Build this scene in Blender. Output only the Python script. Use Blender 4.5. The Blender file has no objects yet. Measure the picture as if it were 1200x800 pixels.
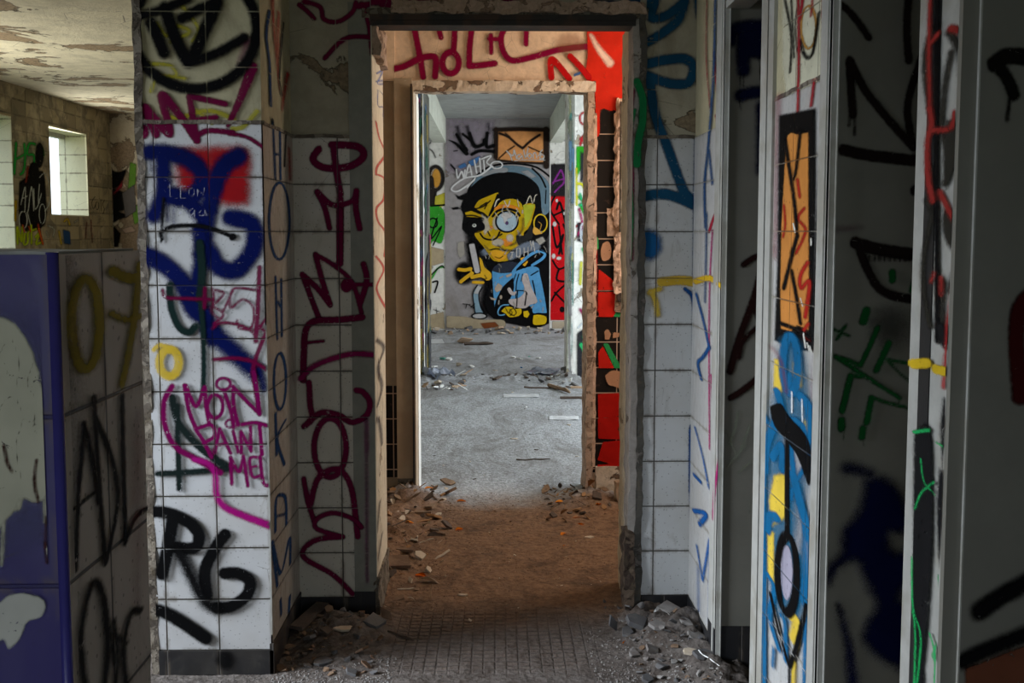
import bpy, bmesh, math, random
import numpy as np
from mathutils import Vector, noise as mnoise
S = bpy.context.scene
C = S.collection
random.seed(7)
# ------------------------------------------------------------------ camera
F, EYE = 1200.0, 1.32
PITCH = math.atan(96/F); YAW = -math.atan(22/F*math.cos(PITCH))
cam = bpy.data.objects.new('camera', bpy.data.cameras.new('camera')); C.objects.link(cam)
cam.location = (0, 0, EYE); cam.rotation_euler = (math.pi/2-PITCH, 0, YAW)
cam.data.sensor_width = 36; cam.data.lens = 36*F/1200; cam.data.shift_y = -32/1200; cam.data.clip_start = .02
S.camera = cam
# ------------------------------------------------------------------ exposure, sky, daylight
S.view_settings.view_transform = 'Standard'; S.view_settings.look = 'None'
S.view_settings.gamma = 1; S.view_settings.use_curve_mapping = False
S.view_settings.exposure = 0.0
S.cycles.transparent_max_bounces = 24
S.cycles.max_bounces = 8; S.cycles.diffuse_bounces = 5
w = bpy.data.worlds.new('sky'); S.world = w; w.use_nodes = True
bg = w.node_tree.nodes['Background']; bg.inputs[0].default_value = (.80, .90, 1, 1); bg.inputs[1].default_value = 2.2
def area(name, loc, size, energy, color, aim):
    l = bpy.data.lights.new(name, 'AREA'); l.shape = 'RECTANGLE'; l.size, l.size_y = size
    l.energy = energy; l.color = color
    o = bpy.data.objects.new(name, l); C.objects.link(o); o.location = loc
    o.rotation_euler = Vector(aim).to_track_quat('-Z', 'Y').to_euler()
    o.visible_camera = False
    return o
# daylight through the openings; the entrance and far left-room lamps are added
area('daylight_entrance', (-.3, -1.9, 1.0), (2.6, 1.5), 9, (.80, .88, 1), (0.02, 1, -.03))  # weak fill lamp added behind the camera
area('daylight_side_window', (-3.75, 2.1, 1.75), (1.9, 1.0), 58, (.84, .91, 1), (1, .22, -.52)).data.spread = 1.2
area('added_left_room_light', (-3.75, 6.4, 1.75), (1.6, 1.0), 30, (1, .95, .8), (1, .1, .1))  # lamp added at an unseen opening to brighten the left room
area('daylight_window_far', (-3.86, 9.3, 1.85), (.75, .7), 14, (1, .97, .85), (1, -.1, 0))
area('daylight_middle_room', (1.52, 4.35, 1.75), (.8, 1.0), 26, (1, .82, .66), (-1, .12, .0))
area('daylight_third_room_right', (2.9, 7.1, 1.6), (3.0, 1.3), 150, (.84, .92, 1), (-1, -.05, -.35))
area('daylight_fourth_room_right', (2.9, 11.6, 1.6), (3.0, 1.3), 100, (.95, .97, 1), (-1, .1, -.1))

# ------------------------------------------------------------------ materials
class NT:
    def __init__(s, name):
        s.m = bpy.data.materials.new(name); s.m.use_nodes = True
        s.t = s.m.node_tree; s.n = s.t.nodes; s.l = s.t.links; s.n.clear()
        s.out = s.n.new('ShaderNodeOutputMaterial')
        s.geo = s.n.new('ShaderNodeNewGeometry')
        s.sep = s.n.new('ShaderNodeSeparateXYZ'); s.l.new(s.geo.outputs['Position'], s.sep.inputs[0])
        s.pos = s.geo.outputs['Position']
    def set(s, sock, v):
        if isinstance(v, bpy.types.NodeSocket): s.l.new(v, sock)
        elif isinstance(v, (tuple, list)) and len(v) == 3 and sock.type == 'RGBA': sock.default_value = (*v, 1)
        else: sock.default_value = v
    def math(s, op, a, b=None, c=None, clamp=False):
        n = s.n.new('ShaderNodeMath'); n.operation = op; n.use_clamp = clamp
        for i, v in enumerate((a, b, c)):
            if v is not None: s.set(n.inputs[i], v)
        return n.outputs[0]
    def noise(s, scale, detail=4, rough=.55, dist=0, vec=None, off=None):
        n = s.n.new('ShaderNodeTexNoise'); v = vec or s.pos
        if off:
            a = s.n.new('ShaderNodeVectorMath'); a.operation = 'ADD'; s.l.new(v, a.inputs[0]); a.inputs[1].default_value = off; v = a.outputs[0]
        s.l.new(v, n.inputs['Vector']); n.inputs['Scale'].default_value = scale; n.inputs['Detail'].default_value = detail
        n.inputs['Roughness'].default_value = rough; n.inputs['Distortion'].default_value = dist
        return n.outputs[0]
    def voro(s, scale, feature='F1', out=0, vec=None):
        n = s.n.new('ShaderNodeTexVoronoi'); n.feature = feature; s.l.new(vec or s.pos, n.inputs['Vector']); n.inputs['Scale'].default_value = scale
        return n.outputs[out]
    def ramp(s, v, lo, hi, a=0., b=1., smooth=True):
        n = s.n.new('ShaderNodeMapRange'); n.interpolation_type = 'SMOOTHSTEP' if smooth else 'LINEAR'; n.clamp = True
        s.set(n.inputs[0], v); s.set(n.inputs[1], lo); s.set(n.inputs[2], hi); s.set(n.inputs[3], a); s.set(n.inputs[4], b)
        return n.outputs[0]
    def mix(s, f, a, b, mode='MIX'):
        n = s.n.new('ShaderNodeMix'); n.data_type = 'RGBA'; n.blend_type = mode
        s.set(n.inputs[0], f); s.set(n.inputs[6], a); s.set(n.inputs[7], b)
        return n.outputs[2]
    def scale_vec(s, sc):
        n = s.n.new('ShaderNodeVectorMath'); n.operation = 'MULTIPLY'; s.l.new(s.pos, n.inputs[0]); n.inputs[1].default_value = sc
        return n.outputs[0]
    def bump(s, h, dist=.002, strength=1., normal=None):
        n = s.n.new('ShaderNodeBump'); n.inputs['Distance'].default_value = dist; n.inputs['Strength'].default_value = strength
        s.l.new(h, n.inputs['Height'])
        if normal: s.l.new(normal, n.inputs['Normal'])
        return n.outputs[0]
    def bsdf(s, color, rough=.7, normal=None, metal=0., spec=.4):
        n = s.n.new('ShaderNodeBsdfPrincipled'); s.set(n.inputs['Base Color'], color); s.set(n.inputs['Roughness'], rough)
        n.inputs['Metallic'].default_value = metal; n.inputs['Specular IOR Level'].default_value = spec
        if normal: s.l.new(normal, n.inputs['Normal'])
        return n.outputs[0]
    def done(s, shader): s.l.new(shader, s.out.inputs[0]); return s.m

def grout_of(t, axis, pu, pz, u0, z0, w=.0022):
    """mask of the joints of a tiled wall, and a random value for each tile"""
    def line(sock, p, o):
        a = t.math('DIVIDE', t.math('SUBTRACT', sock, o), p)
        f = t.math('FRACT', a)
        d = t.math('MULTIPLY', t.math('MINIMUM', f, t.math('SUBTRACT', 1., f)), p)
        return d, t.math('FLOOR', a)
    du, iu = line(t.sep.outputs[axis], pu, u0); dz, iz = line(t.sep.outputs[2], pz, z0)
    d = t.math('MINIMUM', du, dz)
    g = t.ramp(d, w*.5, w*1.25, 1., 0.)
    c = t.n.new('ShaderNodeCombineXYZ'); t.l.new(iu, c.inputs[0]); t.l.new(iz, c.inputs[1])
    wn = t.n.new('ShaderNodeTexWhiteNoise'); t.l.new(c.outputs[0], wn.inputs[0])
    return g, wn.outputs[0], d

def tile_mat(name, axis, u0, base=(.62, .62, .60), pu=.156, pz=.156, z0=.074, dirt=.5, rough=.28, grout=(.05, .045, .035), low=(.5, .5, .5)):
    t = NT(name); g, rnd, d = grout_of(t, axis, pu, pz, u0, z0)
    big = t.noise(2.2, 5, .6); fine = t.noise(45, 5, .7)
    smear = t.noise(9, 6, .7, 1.2, vec=t.scale_vec((1.6, 1.6, .8)))
    col = t.mix(t.ramp(rnd, 0, 1, .0, .22), base, tuple(x*.72 for x in base))
    col = t.mix(t.ramp(big, .42, .7, 0, dirt*.75), col, (.28, .24, .18))
    col = t.mix(t.ramp(smear, .55, .75, 0, dirt), col, (.20, .17, .125))
    col = t.mix(t.ramp(fine, .66, .74, 0, dirt*.9), col, (.08, .065, .05))
    spk = t.voro(75); col = t.mix(t.ramp(spk, .13, .19, .95*dirt, 0), col, (.03, .025, .02))
    crackn = t.noise(3.1, 3, .6, 0, off=(3, 8, 1)); crack = t.voro(5.5, 'DISTANCE_TO_EDGE')
    ck = t.math('MULTIPLY', t.ramp(crack, .002, .006, 1, 0), t.ramp(crackn, .56, .62, 0, 1))
    col = t.mix(t.math('MULTIPLY', ck, .6), col, (.06, .05, .04))
    edge = t.math('MULTIPLY', t.ramp(d, .002, .012, 1, 0), t.ramp(smear, .4, .62, 0, .6))
    col = t.mix(edge, col, (.13, .10, .07))
    col = t.mix(g, col, grout)
    n = t.bump(t.math('SUBTRACT', 1., g), .0012)
    n = t.bump(t.noise(14, 2, .5), .002, .35, n)
    return t.done(t.bsdf(col, t.ramp(smear, .4, .75, rough, .75), n))

def plaster_mat(name, base=(.46, .42, .30), under=(.30, .25, .17), amount=.5, sc=3., rough=.85, bumpd=.004, stain=(.14, .11, .07), thr=.56):
    t = NT(name)
    a = t.noise(sc, 7, .62, .6); b = t.noise(sc*5, 5, .65, off=(4, 1, 7)); c = t.noise(60, 4, .7)
    flake = t.ramp(a, thr, thr+.012, 0, 1)
    col = t.mix(t.ramp(b, .35, .7, 0, .5), base, tuple(x*.66 for x in base))
    col = t.mix(flake, col, t.mix(t.ramp(c, .3, .7), under, tuple(x*.55 for x in under)))
    rim = t.math('MULTIPLY', t.ramp(a, thr-.012, thr, 0, 1), t.ramp(a, thr+.006, thr+.02, 1, 0))
    col = t.mix(t.math('MULTIPLY', rim, .6), col, (.06, .045, .03))
    st = t.noise(sc*.7, 6, .7, 1.5, off=(9, 2, 3), vec=t.scale_vec((1, 1, .55)))
    col = t.mix(t.ramp(st, .5, .72, 0, amount), col, stain)
    ck = t.math('MULTIPLY', t.ramp(t.voro(sc*2.2, 'DISTANCE_TO_EDGE'), .002, .008, 1, 0), t.ramp(t.noise(sc*.9, 2, .5, off=(1, 5, 2)), .54, .6))
    col = t.mix(t.math('MULTIPLY', ck, .7), col, (.05, .04, .03))
    h = t.math('ADD', t.math('MULTIPLY', flake, -1.), t.math('MULTIPLY', c, .35))
    n = t.bump(h, bumpd); n = t.bump(b, .006, .4, n)
    return t.done(t.bsdf(col, rough, n, spec=.25))

def simple(name, base, rough=.6, var=.3, sc=20, bumpd=.001, metal=0., spec=.4, second=None, amt=.5):
    t = NT(name); a = t.noise(sc, 5, .65); b = t.noise(sc*.2, 4, .6, off=(2, 3, 5))
    col = t.mix(t.ramp(a, .3, .7, 0, var), base, tuple(x*.5 for x in base))
    if second: col = t.mix(t.ramp(b, .5, .6, 0, amt), col, second)
    return t.done(t.bsdf(col, rough, t.bump(a, bumpd), metal, spec))

_pm = {}
def paint(color, soft=.003, speck=.15, wear=.25, rough=.5, op=1., grid=None):
    """spray or marker paint: the mesh attribute d is the distance to the stroke's edge in metres"""
    k = (color, soft, speck, wear, rough, op, grid)
    if k in _pm: return _pm[k]
    t = NT('spray_paint')
    at = t.n.new('ShaderNodeAttribute'); at.attribute_name = 'd'; d = at.outputs['Fac']
    if soft > .006:
        wn = t.noise(420, 1, .5); d = t.math('ADD', d, t.math('MULTIPLY', t.math('SUBTRACT', wn, .5), soft*2.2*speck/.15*.35))
        d = t.math('ADD', d, t.math('MULTIPLY', t.math('SUBTRACT', t.noise(60, 3, .6), .5), soft*.8))
    else:
        d = t.math('ADD', d, t.math('MULTIPLY', t.math('SUBTRACT', t.noise(120, 3, .6), .5), soft*1.2))
    a = t.ramp(d, -soft, soft*.8, op, 0.)
    if wear:
        wv = t.noise(55, 5, .75, .5, off=(5, 5, 5)); a = t.math('MULTIPLY', a, t.ramp(wv, .64-.06*wear/.25*.5, .68, 1., .1))
    if grid: a = t.math('MULTIPLY', a, t.math('SUBTRACT', 1., t.math('MULTIPLY', grout_of(t, grid[0], .156, .156, grid[1], grid[2])[0], .6)))
    v = t.noise(12, 3, .6)
    col = t.mix(t.ramp(v, .3, .7, 0, .45), color, tuple(x*.6 for x in color))
    tr = t.n.new('ShaderNodeBsdfTransparent'); mx = t.n.new('ShaderNodeMixShader')
    t.l.new(a, mx.inputs[0]); t.l.new(tr.outputs[0], mx.inputs[1]); t.l.new(t.bsdf(col, max(rough, .6), spec=.03), mx.inputs[2])
    _pm[k] = t.done(mx.outputs[0]); return _pm[k]

# ------------------------------------------------------------------ mesh helpers
class MB:
    def __init__(s): s.v = []; s.f = []; s.mi = []; s.mats = []
    def mat(s, m):
        if m not in s.mats: s.mats.append(m)
        return s.mats.index(m)
    def face(s, pts, m):
        i = len(s.v); s.v += [tuple(p) for p in pts]; s.f.append(tuple(range(i, i+len(pts)))); s.mi.append(s.mat(m))
    def box(s, x0, x1, y0, y1, z0, z1, m, rot=0):
        i = len(s.v); k = s.mat(m)
        s.v += [(x, y, z) for z in (z0, z1) for y in (y0, y1) for x in (x0, x1)]
        for q in ((0, 2, 3, 1), (4, 5, 7, 6), (0, 1, 5, 4), (1, 3, 7, 5), (3, 2, 6, 7), (2, 0, 4, 6)):
            s.f.append(tuple(i+a for a in q)); s.mi.append(k)
        return s
    def rough(s, x0, x1, y0, y1, z0, z1, m, step=.03, amp=.008, seed=0, sc=14.):
        """box of broken masonry: gridded faces pushed about by noise"""
        k = s.mat(m); idx = {}
        def P(x, y, z):
            key = (round(x, 5), round(y, 5), round(z, 5))
            if key not in idx:
                p = Vector((x, y, z)); n = mnoise.noise_vector(p*sc+Vector((seed, 0, 0))) + .6*mnoise.noise_vector(p*sc*3.1+Vector((seed, 4, 0)))
                idx[key] = len(s.v); s.v.append(tuple(p+n*amp))
            return idx[key]
        L = [np.linspace(a, b, max(2, int(round((b-a)/step))+1)) for a, b in ((x0, x1), (y0, y1), (z0, z1))]
        for ax in range(3):
            u, v = [a for a in range(3) if a != ax]
            for side in (0, -1):
                for i in range(len(L[u])-1):
                    for j in range(len(L[v])-1):
                        q = []
                        for (a, b) in ((i, j), (i+1, j), (i+1, j+1), (i, j+1)):
                            c = [0, 0, 0]; c[ax] = L[ax][side]; c[u] = L[u][a]; c[v] = L[v][b]; q.append(P(*c))
                        if (side == 0) != (ax == 1): q.reverse()
                        s.f.append(tuple(q)); s.mi.append(k)
        return s
    def tube(s, pts, r, m, n=8):
        k = s.mat(m); rings = []
        pts = [Vector(p) for p in pts]
        for i, p in enumerate(pts):
            d = (pts[min(i+1, len(pts)-1)]-pts[max(i-1, 0)]).normalized()
            a = d.orthogonal().normalized(); b = d.cross(a); rr = r[i] if isinstance(r, (list, tuple)) else r
            rings.append(len(s.v)); s.v += [tuple(p+(a*math.cos(2*math.pi*j/n)+b*math.sin(2*math.pi*j/n))*rr) for j in range(n)]
        for a, b in zip(rings, rings[1:]):
            for j in range(n): s.f.append((a+j, a+(j+1) % n, b+(j+1) % n, b+j)); s.mi.append(k)
        s.f.append(tuple(range(rings[0]+n-1, rings[0]-1, -1))); s.mi.append(k); s.f.append(tuple(range(rings[-1], rings[-1]+n))); s.mi.append(k)
    def build(s, name, parent=None, kind=None, smooth=False):
        me = bpy.data.meshes.new(name); me.from_pydata(s.v, [], s.f)
        for m in s.mats: me.materials.append(m)
        me.polygons.foreach_set('material_index', s.mi)
        if smooth: me.polygons.foreach_set('use_smooth', [True]*len(s.f))
        me.update(); o = bpy.data.objects.new(name, me); C.objects.link(o)
        if parent: o.parent = parent
        if kind: o['kind'] = kind
        return o
def tag(o, label, cat, group=None, kind=None):
    o['label'] = label; o['category'] = cat
    if group: o['group'] = group
    if kind: o['kind'] = kind
    return o

# ------------------------------------------------------------------ photo measurements -> places on the walls
_w = np.array([-math.sin(YAW)*math.cos(PITCH), math.cos(YAW)*math.cos(PITCH), -math.sin(PITCH)])
_r = np.array([math.cos(YAW), math.sin(YAW), 0]); _u = np.cross(_r, _w)
def ray(x, y): return _w+(x-600)/F*_r+(368-y)/F*_u
def ground(x, y, z=0.):
    d = ray(x, y); t = (z-EYE)/d[2]; return float(d[0]*t), float(d[1]*t)
class Wall:
    """a vertical wall plane: axis 1 = faces the corridor's length (Y fixed), axis 0 = runs along it (X fixed)"""
    def __init__(s, axis, c, sign, u0, u1, v0, v1, cell):
        s.axis, s.c, s.sign, s.r, s.cell, s.n = axis, c, sign, (u0, u1, v0, v1), cell, 0
        s.parent = None; s.grid = None
        s.k = 1. if axis == 1 else max(1., (u0+u1)/2/abs(c))   # brush marks on walls that run away are wider than tall
    def proj(s, x, y):
        d = ray(x, y); t = s.c/d[s.axis]; return d[1-s.axis]*t, EYE+d[2]*t, t/F
def smooth_pts(p, n=7):
    if len(p) < 3: return p
    p = [p[0]]+p+[p[-1]]; out = []
    for i in range(1, len(p)-2):
        a, b, c, d = map(np.array, p[i-1:i+3])
        for k in range(n):
            t = k/n; out.append(tuple(.5*((2*b)+(-a+c)*t+(2*a-5*b+4*c-d)*t*t+(-a+3*b-3*c+d)*t**3)))
    return out+[p[-2]]
def parse(s):
    return [tuple(float(q) for q in t.split(',')) for t in s.split()]
def graffiti(wall, label, layers, T=(0, 0, 1), name='graffiti_tag'):
    """paint on a wall. layers: (paint, [shapes]); shape: ('s'|'l', width, pts) smooth/straight stroke, ('p', 0, pts) filled outline,
    ('e', width, cx,cy rx,ry) ring, ('f', 0, cx,cy rx,ry) filled ellipse. T maps the units used to photo pixels"""
    V = []; FC = []; D = []; MI = []; mats = []
    u0, u1, v0, v1 = wall.r
    for spec, soft, shapes in layers:
        m = paint(spec[0], soft, grid=wall.grid, **dict(spec[1]))
        if m not in mats: mats.append(m)
        mi = mats.index(m); wall.n += 1; off = .0006+.00035*wall.n
        segs = []; polys = []; K = wall.k
        for sh in shapes:
            kind, w, pts = sh; TT = T
            pts = parse(pts) if isinstance(pts, str) else pts
            if kind in 'ef':
                (cx, cy), (rx, ry) = pts; pts = [(cx+rx*math.cos(a), cy+ry*math.sin(a)) for a in np.linspace(0, 2*math.pi, 33)]
            elif kind == 's': pts = smooth_pts(pts)
            elif kind == 'p' and len(pts) > 5:  # 'q' keeps its corners
                pts = smooth_pts(pts+[pts[0]], 3)
            q = [wall.proj(T[0]+x/T[2], T[1]+y/T[2]) for x, y in pts]; q = [(a/K, b_, c_) for a, b_, c_ in q]
            if kind in 'pfq': polys.append(np.array([(a, b) for a, b, _ in q]))
            else:
                if len(q) == 1: q = q*2
                n = len(q)
                for i in range(n-1):
                    wa = w if not isinstance(w, tuple) else w[0]+(w[1]-w[0])*i/(n-1)
                    wb = w if not isinstance(w, tuple) else w[0]+(w[1]-w[0])*(i+1)/(n-1)
                    segs.append((q[i][0], q[i][1], q[i+1][0], q[i+1][1], wa/T[2]*q[i][2]/2, wb/T[2]*q[i+1][2]/2))
        mg = soft*1.6+wall.cell
        allp = [(a, b, max(e, f)) for a, b, c, d, e, f in segs]+[(c, d, max(e, f)) for a, b, c, d, e, f in segs]+[(a, b, 0) for P in polys for a, b in P]
        A = np.array(allp)
        a0 = max(u0/K, (A[:, 0]-A[:, 2]).min()-mg); a1 = min(u1/K, (A[:, 0]+A[:, 2]).max()+mg)
        b0 = max(v0, (A[:, 1]-A[:, 2]).min()-mg); b1 = min(v1, (A[:, 1]+A[:, 2]).max()+mg)
        if a1 <= a0 or b1 <= b0: continue
        nu = max(2, int((a1-a0)/wall.cell*min(K, 2))+2); nv = max(2, int((b1-b0)/wall.cell)+2)
        U = np.linspace(a0, a1, nu); W_ = np.linspace(b0, b1, nv)
        G = np.full((nv, nu), 9.)
        for (ax, ay, bx, by, ra, rb) in segs:
            m_ = max(ra, rb)+mg*1.5
            i0, i1 = np.searchsorted(U, (min(ax, bx)-m_, max(ax, bx)+m_)); j0, j1 = np.searchsorted(W_, (min(ay, by)-m_, max(ay, by)+m_))
            if i1 <= i0 or j1 <= j0: continue
            X, Y = np.meshgrid(U[i0:i1], W_[j0:j1]); dx, dy = bx-ax, by-ay; L = dx*dx+dy*dy
            t = np.clip(((X-ax)*dx+(Y-ay)*dy)/L, 0, 1) if L > 1e-12 else np.zeros_like(X)
            dd = np.hypot(X-ax-t*dx, Y-ay-t*dy)-(ra+(rb-ra)*t)
            G[j0:j1, i0:i1] = np.minimum(G[j0:j1, i0:i1], dd)
        for P in polys:
            X, Y = np.meshgrid(U, W_); ins = np.zeros(X.shape, bool); dist = np.full(X.shape, 9.)
            for (ax, ay), (bx, by) in zip(P, np.roll(P, -1, 0)):
                if abs(ay-by) > 1e-12: ins ^= ((Y < ay) != (Y < by)) & (X < (bx-ax)*(Y-ay)/(by-ay)+ax)
                dx, dy = bx-ax, by-ay; L = max(dx*dx+dy*dy, 1e-14); t = np.clip(((X-ax)*dx+(Y-ay)*dy)/L, 0, 1)
                dist = np.minimum(dist, np.hypot(X-ax-t*dx, Y-ay-t*dy))
            G = np.minimum(G, np.where(ins, -dist, dist))
        cmin = np.minimum(np.minimum(G[:-1, :-1], G[1:, :-1]), np.minimum(G[:-1, 1:], G[1:, 1:]))
        js, is_ = np.nonzero(cmin < soft*1.1+.001)
        if len(js) == 0: continue
        quad = np.stack([js*nu+is_, js*nu+is_+1, (js+1)*nu+is_+1, (js+1)*nu+is_], 1)
        if wall.sign*(1 if wall.axis == 1 else -1) > 0: quad = quad[:, ::-1]
        used, inv = np.unique(quad, return_inverse=True); inv = inv.reshape(quad.shape)
        uu = U[used % nu]*K; vv = W_[used // nu]; cc = np.full(len(used), wall.c+wall.sign*off)
        co = np.stack([uu, cc, vv] if wall.axis == 1 else [cc, uu, vv], 1)
        base = sum(len(x) for x in V); V.append(co); FC.append(inv+base); D.append(G.reshape(-1)[used]); MI.append(np.full(len(quad), mi))
    if not V: print('empty', label); return None
    V = np.concatenate(V); FC = np.concatenate(FC); D = np.concatenate(D); MI = np.concatenate(MI)
    me = bpy.data.meshes.new(name); me.vertices.add(len(V)); me.vertices.foreach_set('co', V.astype('f').ravel())
    me.loops.add(FC.size); me.loops.foreach_set('vertex_index', FC.astype('i').ravel())
    me.polygons.add(len(FC)); me.polygons.foreach_set('loop_start', np.arange(0, FC.size, 4, dtype='i'))
    me.polygons.foreach_set('material_index', MI.astype('i'))
    me.attributes.new('d', 'FLOAT', 'POINT').data.foreach_set('value', D.astype('f'))
    for m in mats: me.materials.append(m)
    me.update(calc_edges=True); me.validate()
    o = bpy.data.objects.new(name, me); C.objects.link(o); o.parent = wall.parent; o['label'] = label
    return o
def coat(color, soft=.003, **k): return ((color, tuple(sorted(k.items()))), soft)
def LY(c, *shapes): return (c[0], c[1], list(shapes))
# ------------------------------------------------------------------ surfaces of the building
M_TILE_F = tile_mat('glazed_tiles_front', 0, -.975, base=(.56, .57, .58), dirt=.38)
M_TILE_LS = tile_mat('glazed_tiles_left_shaded', 1, 2.99, pu=.5, base=(.36, .32, .27), dirt=.5)  # darker than the front tiles: the side's shade is in the base colour
M_TILE_BL = tile_mat('glazed_tiles_back_left', 0, -.515, base=(.55, .52, .44), dirt=.5)
M_TILE_BR = tile_mat('glazed_tiles_back_right', 0, .547, base=(.52, .53, .53), dirt=.45)
M_TILE_RW = tile_mat('glazed_tiles_right_side', 1, 2.44, base=(.47, .47, .46), dirt=.3, pu=5, grout=(.30, .28, .23))
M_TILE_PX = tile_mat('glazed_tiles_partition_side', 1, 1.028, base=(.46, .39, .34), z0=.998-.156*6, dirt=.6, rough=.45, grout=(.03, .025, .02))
M_TILE_PF = tile_mat('glazed_tiles_partition_front', 0, -.55, base=(.045, .035, .16), z0=.998-.156*6, dirt=.08, rough=.3, grout=(.03, .025, .10))
M_BASE = tile_mat('black_base_tiles', 0, -.975, base=(.010, .010, .012), pz=5, z0=-1, dirt=.12, grout=(.06, .055, .05), rough=.5)
M_CREAM = plaster_mat('cream_painted_plaster', (.46, .42, .27), (.34, .27, .17), .45, 2.6, thr=.66)
M_GREYPL = plaster_mat('dirty_plaster', (.36, .33, .25), (.26, .20, .13), .6, 3.2, thr=.57)
M_PANEL = simple('grey_painted_panel', (.20, .195, .168), .42, .25, 9, .0006, second=(.17, .165, .14), amt=.5)
M_STRIP = simple('grey_green_painted_reveal', (.22, .22, .18), .5, .4, 14, .001)
M_JAMB = plaster_mat('pale_painted_jamb', (.72, .66, .52), (.46, .36, .24), .35, 6, thr=.64, bumpd=.002)
M_ROUGH = plaster_mat('broken_masonry', (.22, .19, .15), (.14, .115, .09), .7, 24, thr=.50, bumpd=.006)
M_DARKR = plaster_mat('dark_broken_concrete', (.075, .07, .06), (.16, .14, .12), .6, 20, thr=.58, bumpd=.006)
M_JAMBG = plaster_mat('streaky_grey_jamb', (.34, .31, .28), (.17, .14, .12), .6, 12, thr=.62, bumpd=.003)
M_ROTW = plaster_mat('rotten_brown_wood', (.12, .085, .06), (.06, .04, .03), .6, 20, thr=.5, bumpd=.01)
M_PINKR = plaster_mat('broken_pink_plaster', (.46, .33, .25), (.33, .22, .155), .5, 22, thr=.56, bumpd=.006)
M_DARKMETAL = simple('rusted_dark_steel', (.035, .03, .028), .6, .4, 40, .001, metal=.3, second=(.10, .05, .03))
M_FRAME = simple('worn_white_steel_frame', (.42, .42, .39), .4, .3, 25, .0005, second=(.25, .23, .18), amt=.5)
M_GROOVE = simple('painted_groove_shade', (.01, .01, .01), .6)  # black stands in for the shade in gaps between frame parts
M_ROOM2 = plaster_mat('pink_cream_plaster', (.78, .60, .44), (.55, .38, .26), .2, 5, thr=.72, bumpd=.002)
M_BOARD = simple('beige_painted_door_frame', (.40, .31, .21), .55, .35, 10, .0008, second=(.30, .20, .12), amt=.5)
M_CASING = plaster_mat('chipped_door_head', (.66, .56, .45), (.24, .16, .11), .55, 9, thr=.56, bumpd=.005)
M_WHITE3 = plaster_mat('white_limewash', (.72, .72, .68), (.46, .40, .30), .35, 3.5, thr=.60, bumpd=.003)
M_GREY3 = plaster_mat('grey_mural_ground', (.30, .28, .28), (.40, .30, .19), .35, 2.6, thr=.70)
M_CEIL4 = plaster_mat('grey_white_ceiling', (.36, .38, .38), (.26, .27, .27), .3, 1.5, thr=.72)
M_BEAM4 = plaster_mat('greenish_white_beam', (.60, .64, .56), (.38, .38, .30), .3, 2.5, thr=.70)
M_CEILL = plaster_mat('flaking_cream_ceiling', (.80, .74, .58), (.42, .31, .20), .3, 1.7, thr=.565, bumpd=.02)
M_BLOCKREV = tile_mat('pale_block_reveal', 0, -4, base=(.78, .78, .60), pu=.3, pz=.17, z0=0, dirt=.25, rough=.9, grout=(.22, .2, .13))
def brick_mat():
    t = NT('old_brown_brick'); g, rnd, d = grout_of(t, 1, .25, .125, 0, 0, .008)
    a = t.noise(6, 6, .65); b = t.noise(1.6, 5, .6, 1)
    col = t.mix(t.ramp(rnd, 0, 1), (.40, .33, .20), (.24, .20, .13))
    col = t.mix(t.math('MULTIPLY', g, t.ramp(a, .3, .6, .9, .2)), col, (.10, .085, .06))
    col = t.mix(t.ramp(b, .50, .53), col, t.mix(t.ramp(a, .35, .65), (.46, .38, .25), (.19, .16, .11)))
    col = t.mix(t.ramp(t.noise(3, 6, .7, 1, off=(7, 7, 7)), .52, .7, 0, .7), col, (.10, .09, .065))
    return t.done(t.bsdf(col, .9, t.bump(t.math('ADD', a, t.math('MULTIPLY', g, -.5)), .012)))
M_BRICK = brick_mat()
def dark_tiles():
    t = NT('small_black_tiles'); g, rnd, d = grout_of(t, 0, .139, .1275, .475, 1.16-.1275*9, .003)
    col = t.mix(t.ramp(rnd, 0, 1, 0, .5), (.008, .006, .005), (.016, .011, .009)); col = t.mix(t.ramp(t.noise(20, 5, .7), .6, .7, 0, .5), col, (.10, .055, .04))
    col = t.mix(g, col, (.45, .32, .24))
    return t.done(t.bsdf(col, .5, t.bump(t.math('SUBTRACT', 1., g), .001), spec=.15))
M_BLACKT = dark_tiles()

def wall(name, boxes, parent=None, kind='structure'):
    b = MB()
    for bx in boxes:
        if bx[0] == 'r': b.rough(*bx[1:7], bx[7], **bx[8])
        else: b.box(*bx)
    return b.build(name, parent, kind if parent is None else None)
T0, TT_ = .074, 1.634
# ---- front part of the corridor
w_pier = wall('wall_left', [(-1.02, -.666, 2.993, 3.43, 0, 2.5, M_CREAM),
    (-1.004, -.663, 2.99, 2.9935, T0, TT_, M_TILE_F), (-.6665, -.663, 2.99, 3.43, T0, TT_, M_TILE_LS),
    ('r', -1.026, -1.002, 2.988, 3.42, 0, 2.5, M_ROUGH, dict(step=.03, amp=.006, seed=3)),
    ('r', -1.003, -.665, 2.986, 2.994, TT_-.004, TT_+.007, M_ROUGH, dict(step=.012, amp=.003, seed=5)),
    ('r', -.667, -.660, 2.99, 3.42, TT_-.004, TT_+.006, M_ROUGH, dict(step=.012, amp=.003, seed=6))])
wall('baseboard_left', [(-1.0, -.659, 2.985, 3.0, 0, T0, M_BASE), (-.67, -.658, 2.985, 3.43, 0, T0+.02, M_BASE)])
wall('trim_1', [(-.6665, -.6615, 2.9885, 2.9935, .12, 1.05, M_FRAME)])
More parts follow.
